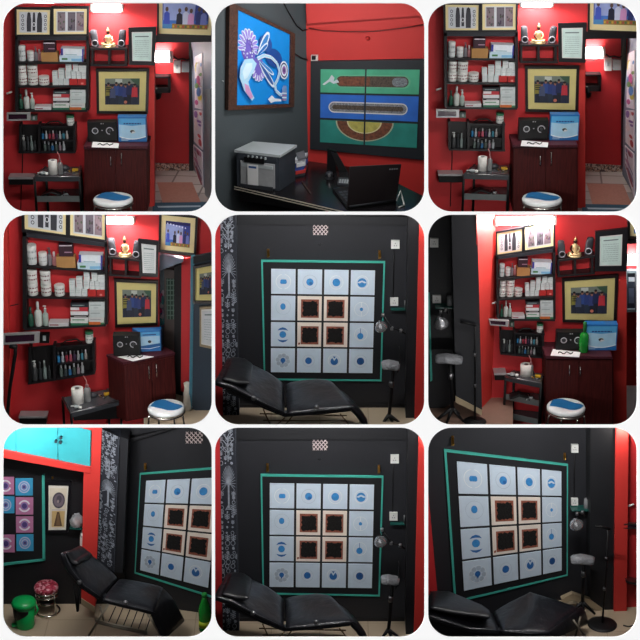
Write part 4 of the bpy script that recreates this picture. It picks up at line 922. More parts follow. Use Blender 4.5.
def grid_board(R, pl, tq, fq, lab, cols=4, umax=1.0):
    PT, WD = .2553, .234
    Q = homog([(0, 0), (umax, 0), (umax, 1), (0, 1)], tq); FQ = quadmap(fq)
    th = thing('art_board', lab, 'artwork', R.at(pl, FQ((.5, .98)) if umax == 1 else FQ((.4, .98)), .002), None)
    fw, fh = .0135, .0145
    for q in ([(0, 0), (1, 0), (1 - fw, fh), (fw, fh)], [(1, 0), (1, 1), (1 - fw, 1 - fh), (1 - fw, fh)], [(1, 1), (0, 1), (fw, 1 - fh), (1 - fw, 1 - fh)], [(0, 1), (0, 0), (fw, fh), (fw, 1 - fh)]):
        MB().prism(R, pl, mp(FQ, q), .002, .024, TEAL).build('frame_strip', th)
    MB().prism(R, pl, mp(FQ, rc(fw, fh, 1 - fw, 1 - fh)), .002, .018, BLK2).build('backing', th)
    for r in range(4):
        for c in range(cols):
            u0, v0 = c * PT, r * PT; I = lambda p: Q((u0 + p[0] * WD, v0 + p[1] * WD)); a = MB(); k = [0]
            brown = r in (1, 2) and c in (1, 2)
            a.prism(R, pl, mp(I, rc(0, 0, 1, 1)), .02, .034, TILEW if brown else TILEB)
            def S_(poly, m): k[0] += 1; a.flat(R, pl, mp(I, poly), .034 + .0008 * k[0], m)
            def ring(cx, cy, r0, r1, m, n=20, **kw):
                k[0] += 1
                for q in ringq(cx, cy, r0, r1, n, **kw): a.flat(R, pl, mp(I, q), .034 + .0008 * k[0], m)
            if brown:
                dx, dy = (.03, -.03)[c - 1] * .5, (0, .02)[r - 1]
                S_(rc(.13 + dx, .12 + dy, .87 + dx, .88 + dy), BROWN)
                rr = random.Random(r * 4 + c); pts = []
                for s in range(4):
                    for i in range(9):
                        f = .2 + .6 * i / 9; j = rr.uniform(-.03, .03)
                        pts.append([(f, .2 + j), (.8 - j, f), (1 - f, .8 - j), (.2 + j, 1 - f)][s])
                pts = [(x + dx, y + dy) for x, y in pts]
                a.prism(R, pl, mp(I, pts), .0355, .039, FUZZ)
                if c == 1 and r == 2: S_([(.04, .84), (.13, .82), (.12, .9), (.05, .93)], BROWN)
            else:
                key = (r, c); R0 = ring
                if key == (0, 0): ring(.5, .5, .29, .31, RINGW, a0=100, a1=260); ring(.5, .5, .29, .31, RINGW, a0=-80, a1=80); S_(rc(.46, .2, .54, .36), TILEB); S_([(.38, .45), (.42, .41), (.6, .41), (.64, .46), (.64, .55), (.6, .59), (.4, .59), (.37, .54)], BLUE)
                elif key == (0, 1): ring(.5, .5, .28, .295, GREYL); S_(ell(.5, .5, .15, .15), BLUE); S_(ell(.54, .56, .07, .06, 10), BLUED)
                elif key == (0, 2): ring(.5, .5, .27, .285, RINGW); S_(ell(.5, .5, .16, .16), BLUE)
                elif key == (0, 3): ring(.48, .48, .26, .275, RINGW); S_(ell(.47, .5, .19, .19), BLUE); S_([(.27, .5), (.38, .52), (.47, .47), (.57, .52), (.67, .5), (.6, .45), (.47, .4), (.35, .45)], TILEB)
                elif key == (1, 0): ring(.5, .45, .3, .31, GREYL); S_(ell(.49, .43, .11, .13), BLUE)
                elif key == (1, 3): ring(.47, .5, .28, .295, RINGW); S_(ell(.47, .5, .07, .07, 14), BLUE); [S_(q, RINGW) for q in ([(.46, .22), (.48, .22), (.48, .4), (.46, .4)], [(.46, .6), (.48, .6), (.48, .78), (.46, .78)])]
                elif key == (2, 0):
                    S_(ell(.49, .5, .14, .14), BLUE)
                    S_([(.27, .34), (.36, .24), (.49, .2), (.62, .24), (.71, .34), (.6, .31), (.49, .3), (.38, .31)], BLUED); S_([(.27, .7), (.38, .73), (.49, .74), (.6, .73), (.71, .7), (.62, .79), (.49, .83), (.36, .79)], BLUED)
                elif key == (2, 3): ring(.47, .45, .26, .275, RINGW); S_(ell(.45, .53, .13, .13), BLUE); S_([(.442, .2), (.458, .2), (.462, .42), (.438, .42)], BLUED); S_([(.1, .6), (.6, .2), (.9, .3), (.5, 1), (.1, 1)], mat('pale sheen print', (196, 212, 226), .7)) if False else None
                elif key == (3, 0):
                    for i in range(8):
                        g = math.radians(45 * i + 10); S_(ell(.5 + .22 * math.cos(g), .5 + .22 * math.sin(g), .085, .085, 10), GREYL); 
                    ring(.5, .5, .3, .31, RINGW, n=24); S_(ell(.5, .49, .1, .1), BLUED); S_([(.44, .54), (.56, .54), (.5, .66)], BLUED)
                elif key == (3, 1): ring(.48, .5, .24, .25, GREYL); S_(ell(.48, .5, .14, .14), BLUED)
                elif key == (3, 2): ring(.47, .48, .25, .265, RINGW); S_(ell(.47, .51, .16, .16), BLUED); S_([(.34, .3), (.6, .3), (.47, .5)], TILEB); S_([(.41, .31), (.53, .31), (.47, .4)], BLUED)
                else: ring(.48, .5, .26, .27, GREYL); S_(ell(.48, .5, .155, .155), mat('navy print', (26, 74, 132), .6)); ring(.48, .5, .1, .115, BLUED, n=16)
            a.build('art_panel', th)
    return th
def vent(R, pl, q, label):
    th = thing('wall_vent', label, 'vent', R.at(pl, ((q[0] + q[2]) / 2, q[3]), .002))
    MB().prism(R, pl, rc(*q), .002, .015, mat('dark vent panel', (40, 34, 36), .7)).build('panel', th); g = MB(); w = (q[2] - q[0]) / 4; h = q[3] - q[1]; VW = mat('pinkish white vent lattice', (206, 190, 190), .7)
    for i in range(-3, 7):
        for sg in (0, 1):
            x0, x1 = q[0] + i * w, q[0] + (i + 2.5) * w
            if sg: x0, x1 = x1, x0
            p = clip([(x0, q[1]), (x0 + 2.6, q[1]), (x1 + 2.6, q[3]), (x1, q[3])], q)
            if len(p) > 2: g.prism(R, pl, p, .015, .022 + .002 * sg, VW)
    g.build('bars', th)
def ornament(R, pl, quad, t0, t1, tree, name='pillar'):
    """painted pillar: white line drawing on dark ground, all one structure mesh"""
    Q = quadmap(quad); mb = MB().prism(R, pl, quad, t0, t1, mat('dark blue painted pillar', (30, 34, 44), .7)); W = mat('chalk white line paint', (150, 157, 168), .8, var=.3, scale=40)
    rr = random.Random(11); t = t1 + .0015
    def S_(poly): mb.flat(R, pl, mp(Q, [(max(.03, min(.97, x)), max(0, min(1, y))) for x, y in poly]), t, W)
    asp = .085   # pillar width to height
    def line(x0, y0, x1, y1, w=.02):
        d = math.hypot(x1 - x0, (y1 - y0) / asp); nx, ny = -(y1 - y0) / asp / d * w, (x1 - x0) / d * w * asp
        S_([(x0 + nx, y0 + ny), (x1 + nx, y1 + ny), (x1 - nx, y1 - ny), (x0 - nx, y0 - ny)])
    cx, cy, sc = tree
    for i in range(21):
        a = math.radians(-205 + i * 230 / 20); line(cx + .1 * math.cos(a), cy + .1 * asp * math.sin(a), cx + .42 * sc * math.cos(a), cy + .95 * sc * asp * math.sin(a), .014)
    S_([(cx + .1 * math.cos(a), cy + asp * .16 * math.sin(a)) for a in [i * math.pi / 8 for i in range(16)]])
    line(cx, cy, cx, cy + .115, .05); line(cx - .12, cy + .12, cx + .12, cy + .12, .03); line(cx, cy + .1, cx - .2, cy + .125, .03)
    line(cx, cy - .22, cx, cy - .1, .03)
    for k in range(3): line(cx, cy - .14 - .03 * k, cx - .3, cy - .17 - .03 * k, .025); line(cx, cy - .14 - .03 * k, cx + .3, cy - .17 - .03 * k, .025)
    y = .01
    while y < .995:
        x = .06
        while x < .93:
            if (-.09 < y - cy < .035 or (abs(y - cy - .06) < .07 and abs(x - cx) < .22)): x += .1; continue
            s = rr.uniform(.09, .2); kind = rr.random()
            if kind < .35:
                n = 8; r0 = s * .8
                for i in range(n): a, b = 2 * math.pi * i / n, 2 * math.pi * (i + 1) / n; line(x + r0 * math.cos(a), y + r0 * asp * math.sin(a), x + r0 * math.cos(b), y + r0 * asp * math.sin(b), .016)
            elif kind < .7:
                sd = rr.choice((-1, 1)); line(x, y - s * asp, x, y + s * asp, .022); [line(x, y + s * asp * f, x + g * s * .8, y + s * asp * (f - .5), .02) for f in (.8, .3, -.2) for g in (-1, 1)]
            else: S_([(x + s * .6 * math.cos(a) * rr.uniform(.6, 1), y + s * .6 * asp * math.sin(a) * rr.uniform(.6, 1)) for a in [i * math.pi / 3 for i in range(6)]])
            x += rr.uniform(.26, .42)
        y += rr.uniform(.018, .027)
    line(.985, 0, .985, 1, .02); line(.015, 0, .015, 1, .015)
    struct(mb, name)
def recliner(R, pl, back, seat, foot, tn, tf, lab, pillow=None, knobs=(), rail=()):
    """black padded couch: lists of (near, far) picture points of its upper surface"""
    P = lambda l: [(R.at(pl, a, tn), R.at(pl, b, tf)) for a, b in l]
    b_, s_ = P(back), P(seat); lo = min(v.z for pr in s_ for v in pr)
    c = (s_[0][0] + s_[0][1]) / 2; th = thing('recliner', lab, 'recliner', Vector((c.x, c.y, lo - .35)))
    MB().cushion(b_, .1, LEATH).build('backrest', th); MB().cushion(s_, .1, LEATH, crown=.012).build('seat', th)
    if foot: MB().cushion(P(foot), .09, LEATH2).build('leg_rest', th)
    if pillow:
        pw = [(R.at(pl, a, tn - .03) + Vector((0, 0, .045)), R.at(pl, b, tf + .04) + Vector((0, 0, .045))) for a, b in pillow]
        MB().cushion(pw, .075, LEATH2, crown=.02).build('head_pillow', th)
    for (x, y) in knobs: MB().lathe(R.at(pl, (x, y), tn + .0), [(.028, 0), (.028, .02), (.018, .035)], STEEL, 16, ax=pl.n).build('knob', th)
    for nm, ln in (('backrest', b_), ('seat', s_)):
        MB().tube([pr[0] + Vector((0, -.006, -.028)) for pr in ln], .009, LEATH, 6).build('piping', th);
    if rail:
        for poly in rail: MB().prism(R, pl, poly, tn - .12, tn - .05, LEATH2).build('side_rail', th)
    # seams and folds of the cover
    return th
TUBE = mat('bare metal tube', (186, 176, 158), .3, .9)
def metal_frame(R, pl, lines, t, name, parent, r=.013, m=TUBE):
    for l in lines:
        tt = l[2] if len(l) > 2 else (t, t)
        MB().tube([R.at(pl, l[0], tt[0]), R.at(pl, l[1], tt[1])], r, m, 8).build(name, parent)
# ------------------------------------------------------------------ rooms 5 and 8: the black wall seen straight on
def black_room(k, dx, dy, tq, fq):
    R = ROOM[k]; pl = R.wall(0); L = lambda s: f'{s} in {R.name}'; T = lambda *p: [(x + dx, y + dy) for x, y in p]
    struct(MB().prism(R, pl, rc(-6, -6, 646, 590 + dy * .5), -.1, 0, BLK), 'wall_main')
    fl = R.flr(R.at(pl, (320, 581 + dy * .4)))
    struct(MB().prism(R, fl, rc(-40, 400, 680, 680), -.05, 0, FLOORB), 'floor')
    struct(MB().prism(R, pl, rc(66, -6, 620, 36 + dy), 0, .1, BLK2), 'trim_1')
    q = [(20 + dx * .5, -6), (69 + dx * .5, -6), (79, 646), (30 + dx * .5, 646)]
    ornament(R, pl, q, .002, .22, (.5, .275, 1.0))
    struct(MB().prism(R, pl, [(-6, -6), (20 + dx * .5, -6), (30 + dx * .5, 646), (-6, 646)], 0, .25, RED), 'wall_left')
    struct(MB().prism(R, pl, [(583, -6), (618 + dx, -6), (602 + dx, 646), (576, 646)], 0, .3, BLK2), 'wall_right')
    struct(MB().prism(R, pl, [(618 + dx, -6), (646, -6), (646, 646), (602 + dx, 646)], 0, .34, REDB), 'trim_2')
    struct(MB().prism(R, pl, [(80, 572 + dy * .4), (576, 572 + dy * .4), (576, 582 + dy * .4), (80, 582 + dy * .4)], 0, .012, BLK2), 'baseboard_back')
    vent(R, pl, (299 + dx * .5, 34 + dy * 1.3, 344 + dx * .5, 66 + dy * 1.3), L('square pierced vent panel high on the black wall'))
    hook(R, pl, 165 + dx, 108 + dy, 133 + dy, L('brass hook above the art board corner beside the painted pillar')); hook(R, pl, 498 + dx, 112 + dy, 137 + dy, L('brass hook above the art board corner beside the sockets'))
    socket(R, pl, (533 + dx, 83 + dy, 558 + dx, 107 + dy), L('white upper socket box on the black wall')); socket(R, pl, (530 + dx, 255 + dy, 554 + dx, 278 + dy), L('white lower socket box by the small bracket shelf'))
    c = MB(); c.tube([R.at(pl, v, .006) for v in T((541, 108), (540, 180), (539, 254))], .006, BPL, 6); one(c, 'cable', L('black cable joining the two white sockets'), 'cable')
    c = MB(); c.tube([R.at(pl, v, .012) for v in T((316, 92), (320, 98), (325, 92))], .006, BPL, 6); one(c, 'wall_nail', L('small dark nail under the vent panel'), 'nail')
    t = thing('bracket_shelf', L('small glass bracket shelf with teal edge by the lower socket'), 'shelf', R.at(pl, T((552, 294))[0], .002))
    a, b = R.at(pl, T((532, 289))[0], .07), R.at(pl, T((576, 289))[0], .07); MB().ext([a, b, b - pl.n * .068, a - pl.n * .068], Vector((0, 0, -.012)), mat('teal glass edge', (34, 84, 78), .25)).build('board', t)
    MB().tube([R.at(pl, v, .05) for v in T((574, 262), (574, 290))], .009, STEEL, 6).build('bracket', t)
    grid_board(R, pl, tq, fq, L('large teal framed board of sixteen blue and brown print panels'))
    # lamp and arm rest
    clamp_lamp(R, pl, (503 + dx, 340 + dy, 19), T((503, 322), (508, 305), (535, 345), (562, 352), (576, 362)), .35, L('silver dome lamp on a jointed arm beside the art board'))
    arm_stand(R, pl, T((503, 428), (560, 428), (560, 470), (505, 470)), T((538, 470), (534, 520), (530, 575), (526, 612)), T((505, 632), (560, 628), (540, 634)), .4, L('film wrapped arm rest on a black pole stand'))
    w = MB(); w.tube([R.at(pl, v, .42) for v in T((556, 400), (560, 420), (556, 470), (548, 480))], .008, BPL, 6); one(w, 'cable', L('thin black wire hanging beside the arm rest'), 'cable')
    # recliner
    th = recliner(R, pl, [(T((6, 500))[0], T((50, 424))[0]), (T((60, 514))[0], T((105, 440))[0]), (T((140, 556))[0], T((168, 470))[0]), (T((217, 592))[0], T((216, 504))[0])],
             [(T((220, 594))[0], T((216, 503))[0]), (T((290, 588))[0], T((262, 494))[0]), (T((360, 580))[0], T((310, 490))[0]), (T((424, 574))[0], T((350, 494))[0])],
             [(T((424, 574))[0], T((380, 520))[0]), (T((450, 600))[0], T((420, 560))[0]), (T((470, 630))[0], T((448, 592))[0])], 1.3, .5, L('black leather reclining couch in front of the art board'),
             pillow=[(T((30, 500))[0], T((58, 436))[0]), (T((75, 512))[0], T((95, 440))[0]), (T((112, 512))[0], T((122, 458))[0])], knobs=T((121, 553), (310, 580)),
             rail=[T((40, 520), (120, 548), (215, 598), (330, 592), (420, 584), (418, 592), (330, 602), (214, 610), (118, 572), (40, 536))])
    metal_frame(R, pl, [(*T((215, 612), (190, 634)), (1.15, 1.15)), (*T((240, 604), (216, 634)), (1.15, 1.15)), (*T((150, 586), (172, 634)), (1.2, 1.2)), (*T((380, 600), (408, 634)), (1.2, 1.2)), (*T((140, 600), (400, 606)), (1.1, 1.1)), (*T((150, 620), (400, 622)), (1.0, 1.0))], 1.2, 'frame_tube', th, r=.008, m=mat('dull brass tube', (120, 96, 70), .4, .7))
    strip(R, 62, (1, .98, .97), aim=(320, 300), pl=pl)
    light('POINT', 'red_edge_lamp', R.at(pl, (634, 40), .40), 1.6, (1, .9, .85), .03)
black_room(4, 0, 0, [(174, 168), (485, 173), (477, 479), (173, 476)], [(144, 141), (515, 145), (504, 504), (152, 500)])
black_room(7, -2, 5, [(170, 172), (482, 177), (475, 485), (169, 481)], [(142, 145), (510, 150), (499, 510), (148, 504)])
# ------------------------------------------------------------------ room 9: the black wall seen from the side
def room9():
    R = ROOM[8]; pl = R.wall(-4); L = lambda s: f'{s} in {R.name}'
    struct(MB().prism(R, pl, rc(-6, -6, 520, 640), -.1, 0, BLK), 'wall_main')
    p0 = R.at(pl, (430, 520)); fl = R.flr(p0)
    struct(MB().prism(R, fl, rc(395, 440, 700, 690), -.05, 0, FLOORB), 'floor')
    struct(MB().prism(R, pl, [(-6, 180), (6, 190), (34, 500), (40, 646), (-6, 646)], .01, .2, RED), 'wall_left')
    # black return and pillar, then the red side wall
    struct(MB().prism(R, pl, [(492, -6), (568, -6), (562, 570), (492, 520)], .002, .26, BLK2), 'pillar')
    struct(MB().prism(R, pl, [(568, -6), (606, -6), (600, 592), (562, 590)], .1, .3, REDB), 'wall_right')
    struct(MB().prism(R, pl, [(606, -6), (646, -6), (646, 610), (600, 592)], 0, .22, RED), 'wall_side')
    struct(MB().prism(R, pl, [(405, 518), (438, 502), (492, 520), (562, 570), (562, 582), (488, 540), (440, 520), (410, 532)], .2, .27, mat('beige skirting tile', (170, 152, 124), .5)), 'baseboard_back')
    grid_board(R, pl, [(92, 107), (405, 137), (406, 432), (114, 493)], [(54, 70), (425, 115), (424, 448), (85, 530)], L('large teal framed board of sixteen blue and brown print panels'))
    hook(R, pl, 80, 30, 60, L('brass hook above the tall end of the art board')); hook(R, pl, 415, 81, 103, L('brass hook above the art board by the upper socket'))
    socket(R, pl, (435, 57, 456, 80), L('white upper socket box on the black wall')); socket(R, pl, (435, 218, 455, 238), L('white lower socket box above the glass shelf'))
    c = MB(); c.tube([R.at(pl, v, .006) for v in ((445, 81), (443, 150), (443, 217))], .006, BPL, 6); one(c, 'cable', L('black cable joining the two white sockets'), 'cable')
    t = thing('bracket_shelf', L('small glass bracket shelf under the lower socket'), 'shelf', R.at(pl, (465, 256), .002))
    a, b = R.at(pl, (436, 253), .14), R.at(pl, (492, 253), .14); MB().ext([a, b, b - pl.n * .138, a - pl.n * .138], Vector((0, 0, -.012)), MATS['teal glass edge']).build('board', t)
    mug(R, a.lerp(b, .82) - pl.n * .07, 7.5, 27, L('grey mug standing on the glass bracket shelf'))
    clamp_lamp(R, pl, (450, 294, 20), ((455, 280), (452, 262), (468, 258), (475, 270)), .3, L('silver dome lamp hanging under the glass shelf'))
    arm_stand(R, pl, ((432, 378), (505, 378), (505, 408), (432, 408)), ((472, 404), (470, 470), (468, 535)), ((430, 560), (505, 562), (470, 575)), .45, L('film wrapped arm rest on a black pole stand'))
    floor_lamp(R, pl, fl, ((506, 300), (528, 302), (551, 308)), ((544, 308), (540, 420), (536, 588)), (527, 594, 44), .5, L('thin black floor lamp with round base beside the red wall'))
    th = recliner(R, pl, [((4, 560), (10, 496)), ((60, 578), (60, 498)), ((130, 600), (124, 520)), ((222, 606), (200, 552))],
             [((225, 606), (196, 552)), ((262, 610), (250, 520)), ((310, 614), (312, 490)), ((372, 612), (470, 538))], None, 1.5, .75, L('black leather reclining couch in front of the art board'),
             pillow=[((12, 545), (14, 498)), ((80, 560), (70, 500)), ((180, 572), (160, 540)), ((195, 574), (188, 560))],
             rail=[[(4, 556), (110, 600), (220, 612), (372, 618), (372, 634), (60, 634), (4, 600)]])
    MB().cushion([(R.at(pl, (372, 612), 1.5), R.at(pl, (470, 538), .75)), (R.at(pl, (385, 626), 1.5), R.at(pl, (482, 556), .75)), (R.at(pl, (392, 634), 1.48), R.at(pl, (492, 590), .75))], .06, LEATH2).build('leg_rest', th)
    metal_frame(R, pl, [((440, 580), (480, 634), (1.1, 1.1)), ((462, 570), (446, 634), (1.0, 1.0)), ((400, 612), (420, 634), (1.2, 1.2))], 1.1, 'frame_tube', th)
    # seen at the edge of the red wall
    b = MB(); b.tube([R.at(pl, (604, 240), .26), R.at(pl, (622, 233), .26)], .012, WPL, 8); b.tube([R.at(pl, (620, 234), .26), R.at(pl, (620, 234), .222)], .007, WPL, 6); one(b, 'wall_hook', L('white peg on the red wall'), 'hook')
    t = thing('work_lamp', L('silver rimmed lamp head poking out by the red wall'), 'lamp', R.at(pl, (612, 308), .3)); f = MB(); f.prism(R, pl, rc(592, 292, 640, 297), .26, .3, STEEL); f.prism(R, pl, rc(592, 304, 640, 308), .26, .3, STEEL); f.build('rim', t); MB().prism(R, pl, rc(596, 297, 640, 304), .265, .29, MATS['dark lamp lens']).build('lens', t); MB().tube([R.at(pl, (590, 292), .28), R.at(pl, (584, 285), .28)], .01, WPL, 6).build('switch', t)
    t = thing('wall_shelf', L('narrow grey edged wall shelf low on the red wall'), 'shelf', R.at(pl, (620, 484), .23)); MB().prism(R, pl, [(598, 462), (640, 474), (640, 480), (598, 468)], .225, .36, STEEL).build('edge', t)
    c = MB(); c.tube([fl.hit(R.px(v), .01) for v in ((590, 596), (605, 600), (622, 596), (634, 598))], .008, BPL, 6); one(c, 'cable', L('thin black cable on the floor by the red wall'), 'cable')
    strip(R, 62, (1, .98, .97), aim=(280, 300), pl=pl)
    light('POINT', 'red_edge_lamp', R.at(pl, (596, 30), .42), 5, (1, .9, .8), .03)
def mug(R, b, rz, hz, label):
    r = rz * R.mpp(b); h = R.H(b, hz); t = thing('mug', label, 'mug', b)
    MB().lathe(b, [(r * .92, 0), (r, .005), (r, h), (r * .88, h), (r * .85, .02)], C(120, 122, 124), 20).build('body', t)
    MB().tube([b + Vector((r * .95, 0, h * .8)), b + Vector((r * 1.6, 0, h * .7)), b + Vector((r * 1.6, 0, h * .35)), b + Vector((r * .95, 0, h * .25))], .008, C(120, 122, 124), 8).build('handle', t)
def floor_lamp(R, pl, fl, arm, pole, base, t, label):
    c = fl.hit(R.px(base[:2])); t = (c - pl.p).dot(pl.n); pole = tuple(pole[:-1]) + (base[:2],); th = thing('floor_lamp', label, 'lamp', c); r = base[2] * R.mpp(c)
    MB().lathe(c, [(r, -.02), (r, .008), (r * .8, .02), (.02, .028)], mat('black lamp base', (14, 14, 16), .5), 36).build('base', th)
    MB().tube([R.at(pl, v, t) for v in pole], .012, BPL, 8).build('pole', th); MB().tube([R.at(pl, v, t) for v in arm], .016, BPL, 8).build('arm', th)
    for f in (.3, .62):
        p = R.at(pl, pole[0], t).lerp(R.at(pl, pole[-1], t), f); MB().lathe(p, [(.018, -.02), (.018, .02)], STEEL, 10).build('collar', th)
room9()
# ------------------------------------------------------------------ room 6: the corner between the black and the red wall
def room6():
    R = ROOM[5]; pl = R.wall(0); L = lambda s: f'{s} in {R.name}'; m = m6
    struct(MB().prism(R, pl, rc(196, -6, 599, 646), -.1, 0, RED), 'wall_main')
    struct(MB().prism(R, pl, [(560, 200), (600, 200), (600, 646), (562, 646)], 0, .012, REDB), 'trim_1')
    # red side wall, coming nearer to the black one
    a = R.at(pl, (206, 300)); b = R.at(pl, (153, 300), .55); d = b - a; d.z = 0; nn = Vector((d.y, -d.x, 0)).normalized(); nn = nn if nn.y < 0 else -nn
    sd = Plane(a, nn)
    struct(MB().prism(R, sd, [(151.5, -6), (207, -6), (214, 590), (172, 630), (156, 600)], -.008, 0, REDB), 'wall_side')
    bp = R.off(pl, .63)
    struct(MB().prism(R, bp, [(76, -6), (152.5, -6), (168, 600), (90, 560)], -.3, 0, BLK), 'pillar')
    struct(MB().prism(R, R.off(pl, .3), [(-6, -6), (80, -6), (92, 560), (-6, 620)], -.1, 0, BLK2), 'wall_left')
    bk = R.off(pl, .3)
    fl = R.flr(R.at(pl, (206, 552)))
    struct(MB().prism(R, fl, rc(-60, 520, 260, 700), -.05, 0, mat('brown floor tile', (140, 112, 98), .4)), 'floor')
    struct(MB().prism(R, bp, [(88, 548), (168, 590), (168, 606), (88, 566)], .002, .014, MATS['beige skirting tile']), 'baseboard_left')
    socket(R, bk, (12, 77, 37, 103), L('white upper socket box on the black wall')); socket(R, bk, (20, 247, 45, 270), L('white lower socket box with a switch by the mug'))
    t = thing('bracket_shelf', L('small glass bracket shelf with teal edge under the lower socket'), 'shelf', R.at(bk, (60, 288), .002))
    p, q = R.at(bk, (28, 283), .14), R.at(bk, (90, 283), .14); MB().ext([p, q, q - bk.n * .138, p - bk.n * .138], Vector((0, 0, -.014)), MATS['teal glass edge']).build('board', t)
    mug(R, p.lerp(q, .7) - bk.n * .07, 8.5, 27, L('grey mug standing on the glass bracket shelf'))
    s = MB().prism(R, bk, [(6, 240), (11, 240), (19, 500), (13, 505)], .002, .03, TEAL); one(s, 'teal_strip', L('upright teal strip edge of the art board'), 'artwork')
    clamp_lamp(R, bk, (45, 330, 22), ((48, 312), (44, 296), (58, 290), (66, 302)), .25, L('silver dome lamp hanging under the glass shelf'))
    arm_stand(R, bk, ((27, 414), (110, 414), (110, 446), (27, 446)), ((72, 444), (76, 500), (78, 592)), ((22, 626), (112, 624), (60, 634), (100, 600)), .42, L('film wrapped arm rest on a black star-foot stand'))
    floor_lamp(R, pl, fl, ((102, 326), (125, 330), (150, 337)), ((146, 335), (147, 450), (148, 612)), (146, 624, 34), .72, L('thin black floor lamp with round base before the pillar'))
    red_wall(R, pl, m)
    framed(R, pl, [(507, 56), (604, 45), (600, 175), (505, 175)], L('black framed certificate beside the cube shelf'), 'certificate', (.15, .13), (.03, .03), FRB, WPL, art_paper((206, 228, 222)), t0=.1, depth=.04)
    framed(R, pl, [(603, 10), (700, -10), (700, 84), (603, 76)], L('corner of a dark framed picture beyond the certificate'), 'picture', (.1, .1), (.16, .12), FRM, CREAM, art_stage, t0=.02)
    wall_lamp_bar(R, pl, lambda p: p, [(188, 319), (248, 322), (246, 340), (192, 336)])
    sw_box(R, pl, (250, 325, 264, 341), L('small grey green switch plate next to the work lamp head'), m=C(90, 110, 100))
    s = MB(); s.tube([R.at(pl, (196, 271), .1), R.at(pl, (210, 266), .1)], .012, WPL, 8); s.tube([R.at(pl, (209, 266), .1), R.at(pl, (209, 266), .004)], .006, WPL, 6); one(s, 'wall_hook', L('white peg on the red wall beside the shelf unit'), 'hook')
    # passage on the far side
    far = R.off(pl, -1.4)
    struct(MB().prism(R, far, rc(560, -60, 700, 560), -.1, 0, RED), 'wall_back')
    f2 = R.flr(R.at(far, (620, 516))); struct(MB().prism(R, f2, rc(590, 440, 700, 700), -.05, 0, mat('pale grey floor tile', (150, 148, 150), .35)), 'floor')
    struct(MB().prism(R, pl, rc(599, 82, 650, 92), -.1, 0, FRB), 'trim_2')
    g = thing('notice_case', L('grey framed glass notice case on the passage wall'), 'frame', R.at(far, (615, 295), .002))
    for q in (rc(598, 172, 634, 180), rc(598, 288, 634, 297), rc(626, 180, 634, 288), rc(598, 180, 602, 288)): MB().prism(R, far, q, .002, .06, mat('grey blue frame', (110, 124, 134), .4)).build('frame', g)
    w = MB().prism(R, far, rc(602, 180, 626, 288), .002, .03, C(62, 70, 84, .2)); w.flat(R, far, rc(606, 192, 624, 205), .032, C(200, 210, 220)); w.flat(R, far, rc(606, 225, 622, 270), .032, C(90, 104, 130)); w.build('pane', g)
    tube_lamp(R, far, 598, 640, 140, .1, L('glowing tube light on the passage wall'), 24, r=.07)
    # cabinet, things on it, stool, trolley
    z = cabinet(R, pl, (356, 556, 429), (358, 560), split=.49, hx=[(429, 458, 486), (461, 462, 488)])
    bse = R.at(pl, m((309, 427)), .2); bse.z = z + .001; power_radio(R, pl, m, bse)
    global stand_obj
    old = stand_obj
    def so(R_, pl_, m_, *a_): b_, r_, h_ = old(R_, pl_, m_, *a_); b_.z = z + .001; return b_, r_, h_
    stand_obj = so; blue_carton(R, pl, lambda p: p, 470, 565, 342, 428)
    bottle(R, pl, lambda p: p, 455, 484, 343, 432, L('green soft drink bottle beside the blue carton'), mat('green bottle plastic', (30, 140, 50), .15, alpha=.85, bump=.4, scale=14), C(30, 110, 50), t=.3, neck=.36, name='drink_bottle', maxr=.07)
    stand_obj = old
    papers(R, pl, [(380, 408), (462, 418), (458, 432), (372, 427)], z + .0005, L('white paper sheets before the dial device'))
    stool(R, pl, 419, 575, 57, .8)
    P, z2 = trolley(R, pl, [(264, 472), (349, 480), (344, 511), (238, 490)], [62, 118], None)
    trolley_items(R, P, z2, (281, 315, 446, 490), (304, 320, 428, 488))
    low_bar(R, pl, (204, 240, 479, 500))
    tube_lamp(R, pl, 208, 384, 24, .12, L('bright tube light along the red wall over the pictures'), 80, r=.05, dy=-2)
    strip(R, 42, aim=(340, 340), pl=pl)
room6()
